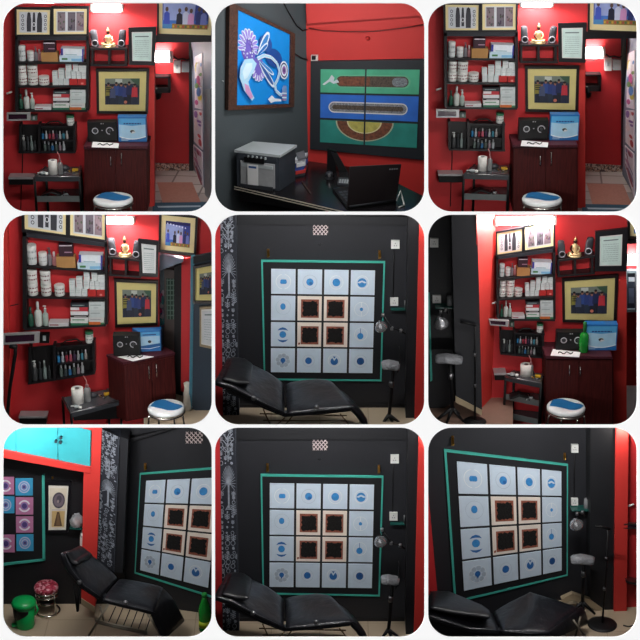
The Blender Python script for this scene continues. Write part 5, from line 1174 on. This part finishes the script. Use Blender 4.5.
# ------------------------------------------------------------------ room 7: the black room corner with the teal cupboards
def room7():
    R = ROOM[6]; pl = R.wall(0); gp = R.wall(14, at=(400, 320)); L = lambda s: f'{s} in {R.name}'
    struct(MB().prism(R, pl, rc(-6, -6, 372, 600), -.1, 0, BLK2), 'wall_left')
    struct(MB().prism(R, gp, rc(350, -6, 660, 646), -.1, 0, BLK), 'wall_right')
    fl = R.flr(R.at(pl, (100, 532)))
    struct(MB().prism(R, fl, rc(-60, 380, 700, 700), -.05, 0, FLOORB), 'floor')
    # red frame of beam and column around the recess, teal cupboards above
    CY = mat('cyan cupboard laminate', (64, 178, 188), .3, var=.04)
    struct(MB().prism(R, pl, [(-6, 70), (270, 126), (270, 142), (-6, 92)], .002, .36, REDB), 'trim_1')
    struct(MB().prism(R, pl, [(240, -6), (305, -6), (284, 545), (243, 518), (250, 135), (272, 128), (275, 14), (236, 4)], .002, .34, REDB), 'pillar')
    t = thing('wall_cupboard', L('wide cyan wall cupboard with flat doors over the red beam'), 'cupboard', R.at(pl, (140, 100), .2))
    MB().prism(R, pl, [(-6, -6), (272, -6), (270, 124), (-6, 68)], .002, .3, CY).build('body', t)
    for i, q in enumerate(([(-6, -6), (46, -6), (47, 77), (-6, 67)], [(49, -6), (171, -6), (172, 104), (50, 78)], [(174, -6), (270, -6), (269, 123), (175, 105)])):
        d = MB().prism(R, pl, q, .302, .32, CY).build('door', t)
        for (x, y) in ([], [(168, 43)], [(183, 32), (182, 46)])[i]: MB().lathe(R.at(pl, (x, y), .32), [(.018, 0), (.012, .03), (.018, .04)], C(40, 60, 70), 12, ax=pl.n).build('knob', d)
    # small boards on the recess wall
    PK, BU = mat('pink print card', (192, 124, 164), .6), mat('blue print card', (62, 160, 206), .6); PU = C(84, 64, 124); LV = C(196, 200, 226)
    th = thing('art_board', L('teal framed board of pink and blue square ring prints'), 'artwork', R.at(pl, (70, 416), .002))
    for q in ([(125, 148), (133, 147), (135, 402), (127, 402)], [(-6, 413), (135, 397), (135, 403), (-6, 420)]): MB().prism(R, pl, q, .002, .035, TEAL).build('frame_strip', th)
    MB().prism(R, pl, [(-6, 148), (125, 148), (127, 398), (-6, 413)], .002, .02, BLK2).build('backing', th)
    for i, (x0, x1, y0, y1, c) in enumerate(((0, 42, 153, 205, PK), (46, 98, 157, 208, BU), (0, 43, 211, 261, BU), (47, 99, 214, 265, PK), (48, 99, 271, 319, PK), (0, 44, 326, 378, PK), (49, 100, 325, 374, BU))):
        a = MB(); x00 = x1 - 52 if x0 == 0 else x0; a.prism(R, pl, rc(x0, y0, x1, y1), .02, .032, c); cx, cy = (x00 + x1) / 2, (y0 + y1) / 2; o = (C(230, 224, 236), LV)[c is BU]
        if c is BU:
            for kk, (r0, mm) in enumerate(((18, LV), (15, C(120, 170, 214)), (11, LV), (8, C(110, 130, 190)), (4, PU))): a.flat(R, pl, ell(cx, cy, r0 * .95, r0, 22), .034 + kk * .0008, mm)
        else:
            for q in ringq(cx, cy, 13, 18, 20, 20, 160) + ringq(cx, cy, 13, 18, 20, 200, 340): a.flat(R, pl, q, .034, o)
            for kk, (r0, mm) in enumerate(((11, C(150, 130, 190)), (8, PU))): a.flat(R, pl, ell(cx, cy, r0 * .95, r0, 20), .035 + kk * .0008, mm)
        a.build('art_panel', th)
    def art_two(R_, p_, I, a, t_):
        a.prism(R_, p_, mp(I, rc(0, 0, 1, 1)), t_ - .001, t_ + .001, C(226, 216, 196))
        lay(a, R_, p_, I, t_, ell(.54, .28, .38, .19, 24), C(84, 78, 88), 2); lay(a, R_, p_, I, t_, ell(.54, .28, .3, .15, 24), C(120, 108, 118), 3); lay(a, R_, p_, I, t_, ell(.56, .25, .16, .09, 20), C(84, 78, 90), 4); lay(a, R_, p_, I, t_, ell(.5, .3, .06, .04, 10), C(170, 150, 150), 5)
        lay(a, R_, p_, I, t_, rc(.12, .54, .95, .96), C(206, 176, 120), 2); lay(a, R_, p_, I, t_, [(.46, .56), (.6, .56), (.82, .94), (.26, .94)], C(96, 74, 56), 3); lay(a, R_, p_, I, t_, [(.5, .6), (.57, .6), (.68, .92), (.42, .92)], C(126, 98, 70), 4); lay(a, R_, p_, I, t_, rc(.12, .5, .95, .52), C(180, 176, 180), 3)
    framed(R, pl, [(137, 166), (213, 168), (203, 320), (138, 321)], L('tall black framed picture with an oval and a tower panel'), 'picture', (.1, .06), (.06, .05), FRB, mat('ivory mount', (232, 228, 216), .7), art_two)
    h = MB(); h.lathe(R.at(pl, (157, 158), .02), [(.012, 0), (.012, .03)], BRASS, 8); h.prism(R, pl, rc(154, 148, 160, 158), .002, .01, DGR); one(h, 'picture_hook', L('small brass hook over the tall framed picture'), 'hook')
    t = thing('bracket_shelf', L('small teal edged shelf in the recess beside the red pillar'), 'shelf', R.at(pl, (228, 310), .002))
    p, q = R.at(pl, (208, 306), .13), R.at(pl, (247, 309), .13); MB().ext([p, q, q - pl.n * .128, p - pl.n * .128], Vector((0, 0, -.014)), MATS['teal glass edge']).build('board', t)
    rr = random.Random(9); bag = MB(); c = p.lerp(q, .5) - pl.n * .06; pr = [(.05, 0), (.075, .02), (.08, .07), (.07, .11), (.05, .14), (.02, .16)]; bag.lathe(c, pr, GLASSY, 14); bag.lathe(c + Vector((0, 0, .004)), [(.04, 0), (.05, .03), (.045, .06), (.03, .075)], C(200, 170, 160), 12)
    for v in bag.v: v += Vector((rr.uniform(-.022, .022), rr.uniform(-.018, .018), rr.uniform(0, .02)))
    one(bag, 'plastic_bag', L('crumpled clear plastic bag on the recess shelf'), 'bag')
    s = MB().prism(R, pl, rc(238, 330, 246, 362), .342, .37, WPL) if False else MB().prism(R, pl, rc(239, 332, 247, 360), .002, .2, WPL); one(s, 'wall_switch', L('white switch box at the edge of the red pillar'), 'switch')
    # painted pillar
    ornament(R, pl, [(303, 8), (358, 34), (342, 438), (290, 400)], .05, .3, (.5, .42, .95), 'pillar')
    struct(MB().prism(R, pl, [(356, 32), (372, 36), (384, 40), (366, 440), (340, 436)], .02, .28, BLK), 'trim_2')
    struct(MB().prism(R, gp, [(372, 42), (520, 4), (660, -40), (660, -6), (560, -6), (372, 54)], 0, .1, BLK2), 'trim_3')
    struct(MB().prism(R, pl, [(243, 516), (284, 542), (284, 560), (243, 534)], .34, .355, MATS['beige skirting tile']), 'baseboard_left')
    grid_board(R, gp, [(437, 165), (652, 155.5), (622, 484), (419, 431)], [(418, 142), (700, 120), (700, 535), (402, 441)], L('large teal framed board of blue and brown print panels'), cols=3, umax=.745)
    hook(R, gp, 434, 112, 133, L('brass hook above the teal framed board'))
    vent(R, gp, (555, 18, 606, 52), L('square pierced vent panel high on the black wall'))
    # stool with floral seat
    b = fl.hit(R.px((143, 556))); t = thing('round_stool', L('small steel stool with a red floral seat'), 'stool', b)
    top = R.at(Plane(b, pl.n), (142, 474)); r = 36 * R.mpp(top); hz = top.z - b.z
    MB().lathe(b, [(r * .94, hz - .07), (r, hz - .06), (r * 1.02, hz - .03), (r * .9, hz - .005), (r * .5, hz + .006), (0, hz + .008)], FLORAL, 32).build('seat', t)
    for zz, rad in ((hz - .08, .96), (hz * .66, .93), (.02, 1.0), (hz * .38, .62)): MB().tube([b + Vector((math.cos(a) * r * rad, math.sin(a) * r * rad, zz)) for a in [i * math.pi / 14 for i in range(28)]], .013, CHROME, 8, True).build('ring', t)
    for a in (-150, -40, 60, 140):
        g = math.radians(a); MB().tube([b + Vector((math.cos(g) * r * .95, math.sin(g) * r * .95, hz - .06)), b + Vector((math.cos(g) * r, math.sin(g) * r, .01))], .013, CHROME, 8).build('leg', t)
    # dustbin
    GR = mat('green bin plastic', (10, 168, 84), .35, var=.03); b = fl.hit(R.px((76, 598))); t = thing('dustbin', L('green pedal dustbin with a black liner'), 'dustbin', b); r = 32 * R.mpp(b); h = R.H(b, 66)
    MB().lathe(b, [(r * .82, 0), (r * .86, .02), (r * 1.02, h)], GR, 28).build('body', t)
    MB().lathe(b, [(r * 1.14, h), (r * 1.16, h + .02), (r * 1.05, h + .05), (r * .6, h + .075), (0, h + .08)], GR, 28).build('lid', t)
    ln = MB(); pts = []
    for i in range(9):
        g = math.radians(-172 + i * 14); f0 = .98 - .01 * i; f1 = .38 + .5 * abs(i - 2.5) / 7
        rd = lambda f: r * (.86 + .16 * f) + .008; pts.append((b + Vector((math.cos(g) * rd(f0), math.sin(g) * rd(f0), h * f0)), b + Vector((math.cos(g) * rd(f1), math.sin(g) * rd(f1), h * f1))))
    for i in range(8): ln.add([pts[i][0], pts[i + 1][0], pts[i + 1][1], pts[i][1]], [[0, 1, 2, 3]], mat('black bin liner', (20, 20, 22), .3, bump=.6, scale=14))
    ln.build('liner', t); MB().box(b + Vector((-r * .9, -r * .3, .03)), (1, .3, 0), .08, .02, .06, GR).build('pedal', t)
    hd = MB(); hd.tube([b + Vector((r * 1.1, 0, h)), b + Vector((r * 1.3, -.02, h * .8)), b + Vector((r * 1.0, -.02, h * .55))], .014, GR, 8); hd.build('handle', t)
    # recliner
    th = recliner(R, pl, [((192, 374), (243, 362)), ((214, 425), (276, 380)), ((250, 470), (318, 412)), ((306, 510), (360, 452))],
                  [((308, 512), (360, 450)), ((370, 528), (400, 456)), ((420, 540), (450, 466)), ((462, 552), (490, 476))],
                  [((462, 552), (492, 480)), ((478, 590), (520, 510)), ((500, 634), (560, 580))], 1.25, .7, L('black leather reclining couch on a steel tube frame'),
                  pillow=[((206, 384), (246, 364)), ((222, 412), (270, 384)), ((238, 414), (280, 392))], knobs=((376, 527), (238, 465)),
                  rail=[[(200, 420), (240, 462), (306, 508), (380, 528), (460, 552), (458, 562), (376, 540), (300, 524), (236, 482), (202, 440)]])
    metal_frame(R, pl, [((326, 530), (262, 632), (1.2, 1.2)), ((285, 581), (440, 616), (1.2, 1.2)), ((290, 588), (440, 622), (1.15, 1.15)), ((440, 560), (486, 634), (1.2, 1.2)), ((300, 540), (312, 590), (.8, .8))], 1.2, 'frame_tube', th, r=.014)
    for i in range(6): metal_frame(R, pl, [((346 + i * 22, 540 + i * 3), (324 + i * 22, 588 + i * 6), (1.1, 1.1))], 1.1, 'slat', th, r=.006, m=BPL)
    metal_frame(R, pl, [((220, 470), (232, 554), (1.2, 1.2)), ((236, 482), (233, 552), (1.2, 1.2))], 1.2, 'leg', th, r=.014, m=BPL)
    # green drink bottle at the near edge
    b = R.at(pl, (614, 612), 1.3); k = R.mpp(b); t = thing('drink_bottle', L('green soft drink bottle at the end of the couch'), 'bottle', b); r = 19 * k; h = R.H(b, 112)
    MB().lathe(b, [(r * .85, 0), (r, .02), (r * .96, h * .3), (r, h * .5), (r * .9, h * .66), (r * .4, h * .86), (r * .36, h * .92)], mat('green bottle plastic', (30, 140, 50), .15, alpha=.85), 20).build('body', t)
    MB().lathe(b, [(r * .42, h * .92), (r * .42, h), (r * .3, h * 1.005)], C(20, 130, 50), 14).build('cap', t); MB().lathe(b, [(r * 1.005, h * .14), (r * .98, h * .3)], C(170, 190, 40), 20).build('label_band', t)
    light('POINT', 'ceiling_lamp', R.at(pl, (40, 50), .75), 20, (1, .98, .96), .06)
    strip(R, 56, (1, .98, .97), aim=(330, 330), pl=pl)
room7()
# ------------------------------------------------------------------ room 2: the desk corner
def room2():
    R = ROOM[1]; rp = R.wall(9, at=(285, 320)); lp = R.wall(-45, at=(284, 320)); L = lambda s: f'{s} in {R.name}'
    REDC = mat('orange red wall paint', (200, 48, 44), .6, var=.04, scale=2)
    struct(MB().prism(R, rp, rc(262, -6, 660, 646), -.1, 0, REDC), 'wall_right')
    struct(MB().prism(R, lp, [(-30, -10), (277, -10), (287, 646), (-30, 646)], -.1, 0, GRY), 'wall_left')
    struct(MB().prism(R, rp, [(277, -10), (660, -10), (660, 44), (282, 71)], .002, .14, REDC), 'trim_1')
    # bird-like motif painting
    def art_wing(R_, p_, I, a, t_):
        a.prism(R_, p_, mp(I, rc(0, 0, 1, 1)), t_ - .001, t_ + .001, mat('bright blue canvas', (24, 142, 226), .45, var=.08, scale=3)); rr = random.Random(6); k = [2]
        def S_(poly, m): k[0] += .4; lay(a, R_, p_, I, t_, poly, m, k[0])
        PU, PL, WH, SK = C(112, 96, 190), C(150, 130, 214), C(220, 232, 244), C(170, 214, 240)
        def curve(pts, w, m):
            for i in range(len(pts) - 1):
                (x0, y0), (x1, y1) = pts[i], pts[i + 1]; d = math.hypot(x1 - x0, y1 - y0) or 1; nx, ny = -(y1 - y0) / d * w, (x1 - x0) / d * w
                S_([(x0 + nx, y0 + ny), (x1 + nx, y1 + ny), (x1 - nx, y1 - ny), (x0 - nx, y0 - ny)], m)
        def petal(x, y, ang, ln, wd, fill, edge=WH):
            ca, sa = math.cos(ang), math.sin(ang); pp = [(ln * (1 - math.cos(u)) / 2, wd * math.sin(u) * (.5 + .5 * (1 - math.cos(u)) / 2)) for u in [i * math.pi / 9 for i in range(19)]]
            S_([(x + ca * q * 1.12 - sa * w_ * 1.25 - ca * .01, y + sa * q * 1.12 + ca * w_ * 1.25) for q, w_ in pp], edge); S_([(x + ca * q - sa * w_ * .8, y + sa * q + ca * w_ * .8) for q, w_ in pp], fill)
        S_(ell(.16, .36, .12, .17, 22), PU)
        for i in range(11): g = math.radians(-190 + i * 20); petal(.16 + .06 * math.cos(g), .36 + .1 * math.sin(g), g, .1, .025, PL)
        for i in range(30): S_(ell(.16 + rr.uniform(-.09, .09), .36 + rr.uniform(-.13, .13), .009, .012, 6), (WH, PL)[i % 2])
        S_(ell(.62, .4, .17, .12, 20), C(30, 74, 150)); S_(ell(.45, .25, .12, .1, 20), C(38, 84, 160))
        S_(ell(.32, .56, .1, .12, 20), PU)
        for i in range(7): g = math.radians(20 + i * 22); petal(.32 + .07 * math.cos(g), .56 + .09 * math.sin(g), g, .07, .022, PL)
        petal(.32, .4, -1.0, .32, .05, C(60, 130, 200)); petal(.3, .42, -.75, .24, .03, C(40, 110, 190)); petal(.34, .5, .75, .36, .045, C(50, 90, 160)); petal(.34, .48, .45, .28, .03, C(60, 130, 200))
        curve([(.3, .46), (.42, .4), (.56, .4), (.68, .46), (.74, .56), (.7, .66), (.64, .74), (.66, .82), (.76, .87), (.86, .86)], .022, WH); curve([(.3, .46), (.42, .4), (.56, .4), (.68, .46), (.74, .56), (.7, .66), (.64, .74), (.66, .82), (.76, .87), (.86, .86)], .012, SK)
        for r0, m in ((.12, WH), (.1, C(60, 60, 110)), (.08, WH), (.055, C(150, 100, 170)), (.03, C(90, 60, 120))): S_(ell(.84, .53, r0 * .85, r0 * 1.05, 24), m)
        S_([(.1, .5), (.22, .47), (.29, .52), (.24, .62), (.16, .74), (.2, .84), (.26, .92), (.22, .95), (.1, .84), (.03, .7), (.04, .6)], SK); S_([(.12, .54), (.22, .52), (.22, .58), (.14, .7), (.1, .72), (.07, .64)], C(206, 232, 246)); S_([(.1, .76), (.16, .78), (.24, .91), (.2, .93), (.12, .85)], C(206, 150, 200))
        S_([(.8, .82), (.8, .78), (.83, .74), (.9, .74), (.92, .86), (.9, .96), (.82, .95)], C(120, 150, 200)); 
        for i in range(4): S_(rc(.8, .84 + i * .03, .91, .855 + i * .03), (WH, C(150, 110, 160))[i % 2])
        S_([(.5, .93), (.58, .88), (.64, .92), (.78, .93), (.78, .96), (.64, .96), (.56, .98)], WH)
    framed(R, lp, [(50, 4), (246, 101), (243, 320), (46, 330)], L('rust framed bright blue wing and flower painting'), 'painting', (.09, .04), (.002, .002), RUST, BPL, art_wing, depth=.06, t0=.01)
    # green and blue panel on the red wall
    fq = [(292, 184), (640, 178), (640, 480), (290, 446)]; Q = quadmap([(322, 208), (618, 209), (609, 443), (320, 425)])
    th = thing('art_board', L('wide black framed board of green and blue long panels'), 'artwork', R.at(rp, (460, 464), .002))
    MB().prism(R, rp, fq, .002, .05, mat('black board frame', (30, 34, 40), .5)).build('frame', th)
    GN, BL_, TL = mat('green canvas', (74, 168, 132), .6, var=.15, scale=4), mat('blue canvas', (40, 104, 196), .6, var=.15, scale=4), mat('teal canvas', (38, 132, 122), .6, var=.2, scale=4)
    BR, GB, YW, HAZ = mat('brown wood print', (112, 66, 46), .7, var=.4, scale=30), mat('grey speckled print', (120, 124, 130), .7, var=.5, scale=60), mat('yellow green print', (176, 168, 84), .7, var=.2, scale=20), mat('dark speckled print', (78, 66, 56), .7, var=.5, scale=60)
    for r, (v0, v1, cm) in enumerate(((0, .31, GN), (.338, .658, BL_), (.69, 1, TL))):
        for c, (u0, u1) in enumerate(((0, .468), (.484, 1))):
            a = MB(); a.prism(R, rp, mp(Q, rc(u0, v0, u1, v1)), .05, .062, cm); k = [0]
            def S_(poly, m):
                p = clip(poly, (u0, v0, u1, v1))
                if len(p) > 2: k[0] += 1; a.flat(R, rp, mp(Q, p), .062 + .0008 * k[0], m)
            def band(x0, x1, y0, y1, n=10): r_ = (y1 - y0) / 2; ym = (y0 + y1) / 2; return [(x0 + r_ * .8 - r_ * .8 * math.cos(g), ym + r_ * math.sin(g)) for g in [math.radians(90 - 180 * i / n) for i in range(n + 1)]] + [(x1 - r_ * .8 + r_ * .8 * math.cos(g), ym + r_ * math.sin(g)) for g in [math.radians(-90 + 180 * i / n) for i in range(n + 1)]]
            if r == 0:
                S_(band(.16, .92, .07, .24), mat('soft green print', (100, 176, 140), .7)); S_(band(.17, .9, .085, .225), HAZ); S_(rc(.2, .1, .52, .21), BR); S_(rc(.52, .1, .76, .21), HAZ); S_(band(.74, .89, .1, .215), GB)
                SKN = C(196, 208, 214); S_([(.02, .2), (.09, .13), (.12, .07), (.15, .11), (.14, .16), (.18, .13), (.2, .17), (.14, .19), (.1, .16), (.04, .21)], SKN)
            elif r == 1: S_(band(.09, .9, .43, .58), C(206, 208, 204)); S_(band(.1, .89, .445, .565), GB); S_(band(.13, .86, .475, .535), HAZ)
            else:
                for rx, m in ((.3, C(170, 180, 150)), (.285, BR), (.18, C(206, 196, 150)), (.165, YW)): S_([(.47 + rx * math.cos(g), .69 + rx * .88 * math.sin(g)) for g in [math.radians(180 * i / 24) for i in range(25)]], m)
            a.build('art_panel', th)
    t = thing('wall_socket', L('small black and white adaptor on the red wall corner'), 'socket', R.at(rp, (302, 183), .002)); MB().prism(R, rp, rc(293, 166, 313, 182), .002, .05, WPL).build('plate', t); MB().prism(R, rp, rc(295, 169, 306, 179), .05, .09, BPL).build('plug', t)
    c = MB(); c.tube([R.at(rp, (x, y), .03 + (.13 if y < 60 else 0)) for x, y in ((287, 84), (330, 92), (400, 95), (480, 94), (560, 85), (630, 74))], .007, mat('dark red cable', (110, 30, 30), .5), 6); one(c, 'cable', L('thin cable sagging across the red wall'), 'cable')
    c = MB(); c.tube([R.at(lp, v, .02) for v in ((212, 10), (228, 40), (250, 76), (268, 92), (282, 88))], .008, BPL, 6); one(c, 'cable', L('black cable looping down the grey wall to the corner'), 'cable')
    c = MB(); c.tube([R.at(lp, v, .02) for v in ((244, 160), (262, 172), (284, 180))], .007, BPL, 6); one(c, 'cable', L('short black cable from the painting to the adaptor'), 'cable')
    s = MB(); s.lathe(R.at(lp, (28, 242), .002), [(.008, 0), (.006, .02)], LGR, 8, ax=lp.n); one(s, 'wall_nail', L('tiny pale nail on the grey wall'), 'nail')
    s = MB(); s.lathe(R.at(rp, (463, 115), .002), [(.03, 0), (.02, .02), (.006, .03)], REDC, 10, ax=rp.n); one(s, 'wall_plug', L('red painted plug cap on the red wall'), 'plug')
    # desk
    z = R.at(rp, (285, 478)).z; H = Plane((0, 0, z), (0, 0, 1)); DK = mat('black glossy desk top', (22, 20, 22), .22, var=.1)
    o = [(64, 556), (400, 632), (640, 640), (645, 600), (470, 510), (285, 480), (255, 484)]
    pts = [H.hit(R.px(q)) for q in [(64, 556), (398, 633), (560, 690), (690, 600), (450, 500), (286, 481)]]
    P = [H.hit(R.px(q)) for q in ((64, 556), (398, 633), (636, 633), (636, 590), (470, 507), (287, 482))]
    th = thing('desk', L('black glossy desk with cream edge stripes in the corner'), 'desk', P[0] + Vector((0, 0, -.3)))
    MB().ext(P, Vector((0, 0, -.045)), DK).build('top', th)
    e = P[1] - P[0]; n = Vector((e.y, -e.x, 0)).normalized(); n = n if n.y < 0 else -n
    for dz in (.002, .03):
        MB().ext([P[0] + n * .006 + Vector((0, 0, -dz)), P[1] + n * .006 + Vector((0, 0, -dz)), P[1] + n * .006 + Vector((0, 0, -dz - .012)), P[0] + n * .006 + Vector((0, 0, -dz - .012))], -n * .005, mat('cream edge strip', (214, 204, 186), .4)).build('edge_strip', th)
    f0, f1 = P[0] - n * .08 + e * .01, P[1] - n * .08 - e * .22; fr = MB(); L1, L0 = .16, .2
    fr.ext([f0 + Vector((0, 0, -.046)), f1 + Vector((0, 0, -.046)), f1 + Vector((0, 0, -.12)), f0 + Vector((0, 0, -L0))], -n * .02, mat('black desk panel', (24, 24, 26), .5)); fr.build('front_panel', th)
    # printer
    zt = z + .0015; PB = mat('charcoal printer plastic', (58, 64, 72), .45)
    base = [(72, 555), (199, 571), (246, 540), (124, 530)]
    pb, q, hh = footbox(R, zt, base, 100, PB); t = thing('printer', L('charcoal box printer with pale grey lid on the desk'), 'printer', sum(q, Vector()) / 4); pb.build('body', t)
    u = q[1] - q[0]; s_ = q[3] - q[0]; nf = Vector((u.y, -u.x, 0)).normalized(); nf = nf if nf.y < 0 else -nf; V = lambda x, y, o=0: q[0] + u * x + Vector((0, 0, hh * y)) + nf * o
    top = [q[0] - u * .04 - s_ * .03, q[1] + u * .03 - s_ * .03, q[2] + u * .03 + s_ * .04, q[3] - u * .04 + s_ * .04]
    lid = MB(); lid.ext([v + Vector((0, 0, hh + .03)) for v in top], Vector((0, 0, -.029)), LGR); lid.build('lid', t)
    def fp(x0, x1, y0, y1, o0, o1, m, nm): MB().ext([V(x0, y0, o1), V(x1, y0, o1), V(x1, y1, o1), V(x0, y1, o1)], -nf * (o1 - o0), m).build(nm, t)
    fp(.1, .9, .06, .78, .001, .012, mat('grey printer tray', (166, 168, 170), .5, bump=.3, scale=12), 'front_tray'); fp(.2, .66, .76, .92, .012, .03, BPL, 'paper_slot'); fp(.05, .95, .86, .98, .001, .012, PB, 'control_strip'); fp(.12, .86, .62, .72, .012, .02, LGR, 'tray_lip'); fp(.1, .86, .0, .1, .012, .03, DGR, 'tray_foot')
    lb = MB(); lb.ext([V(.27, .1, .024), V(.52, .1, .024), V(.52, .72, .024), V(.27, .72, .024)], -nf * .003, PAP); lb.add([V(.3, .6, .025), V(.48, .6, .025), V(.48, .66, .025), V(.3, .66, .025)], [[0, 1, 2, 3]], C(50, 90, 150)); lb.build('label_card', t)
    for i in range(5): fp(.28 + i * .1, .31 + i * .1, .9, .97, .012, .03, LGR, 'button')
    # booklets
    bq = [H.hit(R.px(v)) for v in ((242, 530), (274, 524), (283, 500), (250, 507))]; zz = .0015; cb = sum(bq, Vector()) / 4
    for i, (c, ed) in enumerate((((60, 60, 66), 7), ((200, 60, 56), 9), ((60, 90, 170), 11), ((222, 224, 228), 10), ((206, 208, 214), 9), ((112, 114, 120), 5))):
        hh2 = R.H(cb, ed); ro = Matrix.Rotation(math.radians((0, 4, -3, 6, -5, 12)[i]), 4, 'Z'); f = 1 - .03 * i
        qq = [cb + ro @ ((v - cb) * f) + Vector((.006 * (i % 2), 0, zz + hh2)) for v in bq]; mb = MB().ext(qq, Vector((0, 0, -hh2)), C(*c)); zz += hh2 + .0008
        one(mb, 'booklet', L(f'{("black", "red", "blue", "white", "pale grey", "dark grey topmost")[i]} booklet in the pile beside the printer'), 'booklet')
    # small things on the desk
    hit = lambda q: H.hit(R.px(q)) + Vector((0, 0, .0015))
    pn = MB(); pn.tube([hit((266, 545)) + Vector((0, 0, .008)), hit((292, 580)) + Vector((0, 0, .008))], .008, C(70, 50, 44), 8); one(pn, 'pen', L('dark pen lying on the desk before the booklets'), 'pen')
    w = hit((348, 535)); t = thing('webcam', L('small round black webcam on the desk'), 'webcam', w); MB().lathe(w, [(.045, 0), (.05, .01), (.03, .03), (.045, .05), (.04, .08), (.01, .095)], DGR, 18).build('body', t); MB().lathe(w + Vector((0, -.04, .055)), [(.02, 0), (.014, .012)], STEEL, 12, ax=Vector((0, -1, .2))).build('lens', t)
    mb, q2, h2 = footbox(R, zt, [(372, 553), (408, 556), (404, 536), (376, 534)], 5, DGR)
    t = thing('calculator', L('dark desk calculator behind the laptop'), 'calculator', q2[0]); mb.build('body', t); kk = MB(); eu, ev = q2[1] - q2[0], q2[3] - q2[0]
    for i in range(4):
        for j in range(3): c0 = q2[0] + eu * (.12 + i * .2) + ev * (.12 + j * .2) + Vector((0, 0, h2 + .002)); kk.ext([c0, c0 + eu * .14, c0 + eu * .14 + ev * .14, c0 + ev * .14], Vector((0, 0, -.003)), LGR)
    kk.build('keys', t)
    t = thing('monitor_stand', L('black slanted display stand against the red wall'), 'stand', hit((362, 512)))
    a0, a1 = hit((340, 508)), hit((366, 514)); up = Vector((0, 0, R.H(a0, 62))); bkv = Vector((.03, .1, 0)); st = MB(); st.ext([a0, a1, a1 + up * .95 + bkv * .2, a0 + up + bkv * .2], bkv * .4, BPL); st.build('panel', t)
    st = MB(); b0, b1 = a1 + Vector((0, .02, 0)), hit((402, 514)); st.ext([a1 + up * .9 + Vector((-.05, .02, 0)), a1 + up * .86 + Vector((.02, .02, 0)), b1, b1 + Vector((-.1, 0, 0))], Vector((0, .03, 0)), BPL); st.build('leg', t)
    # laptop
    zt2 = zt; b0, b1, b2, b3 = [hit(q) for q in ((402, 626), (548, 606), (470, 552), (358, 572))]
    t = thing('laptop', L('black open laptop seen from behind on the desk'), 'laptop', b0); MB().ext([v + Vector((0, 0, .03)) for v in (b0, b1, b2, b3)], Vector((0, 0, -.028)), BPL).build('base', t)
    kb = MB(); U, Vv = b1 - b0, b3 - b0
    for i in range(10):
        for j in range(4): c0 = b0 + U * (.06 + i * .09) + Vv * (.25 + j * .15) + Vector((0, 0, .034)); kb.ext([c0, c0 + U * .07, c0 + U * .07 + Vv * .11, c0 + Vv * .11], Vector((0, 0, -.004)), DGR)
    kb.build('keys', t)
    hz = R.H(b0, 120); lean = Vector((.012, -.05, 0)); l0, l1 = b0 + Vector((0, 0, .03)) , b1 + Vector((0, 0, .03)); l2, l3 = l1 + Vector((0, 0, R.H(b1, 108))) + (b1 - b0) * .09 + Vector((0, -.03, 0)), l0 + Vector((0, 0, R.H(b0, 122))) + (b1 - b0) * .05 + Vector((0, -.03, 0)); nl = (l1 - l0).cross(l3 - l0).normalized(); nl = nl if nl.y < 0 else -nl
    lidm = MB(); lidm.ext([l0, l1, l2, l3], -nl * .014, mat('dark brown black lid', (42, 34, 36), .4, var=.05)); ld = lidm.build('lid', t)
    lg = MB(); pt = lambda x, y: l0.lerp(l1, x).lerp(l3.lerp(l2, x), y) + nl * .0015
    for i in range(4): lg.add([pt(.77 + i * .045, .865), pt(.805 + i * .045, .865), pt(.805 + i * .045, .9), pt(.77 + i * .045, .9)], [[0, 1, 2, 3]], C(150, 150, 154))
    lg.build('maker_mark', ld)
    hg = MB(); hg.tube([l0.lerp(l1, .04), l0.lerp(l1, .96)], .012, DGR, 8); hg.build('hinge', t)
    w = MB(); w.tube([hit((548, 606)) + Vector((0, 0, .02)), hit((556, 600)) + Vector((.02, 0, .12)), hit((566, 606)) + Vector((0, 0, .06)), hit((572, 616)) + Vector((0, 0, .01)), hit((556, 622)) + Vector((0, 0, .008))], .009, WPL, 8); one(w, 'charger_cable', L('white charger cable curling beside the laptop'), 'cable')
    strip(R, 36, (1, .98, .97), x=380, wid=1.2, aim=(330, 380), pl=rp)
    light('POINT', 'ceiling_lamp', R.at(rp, (300, 300), 2.0), 26, (1, .98, .96), .12)  # added point light without a fixture, brightens the printer and desk fronts
room2()
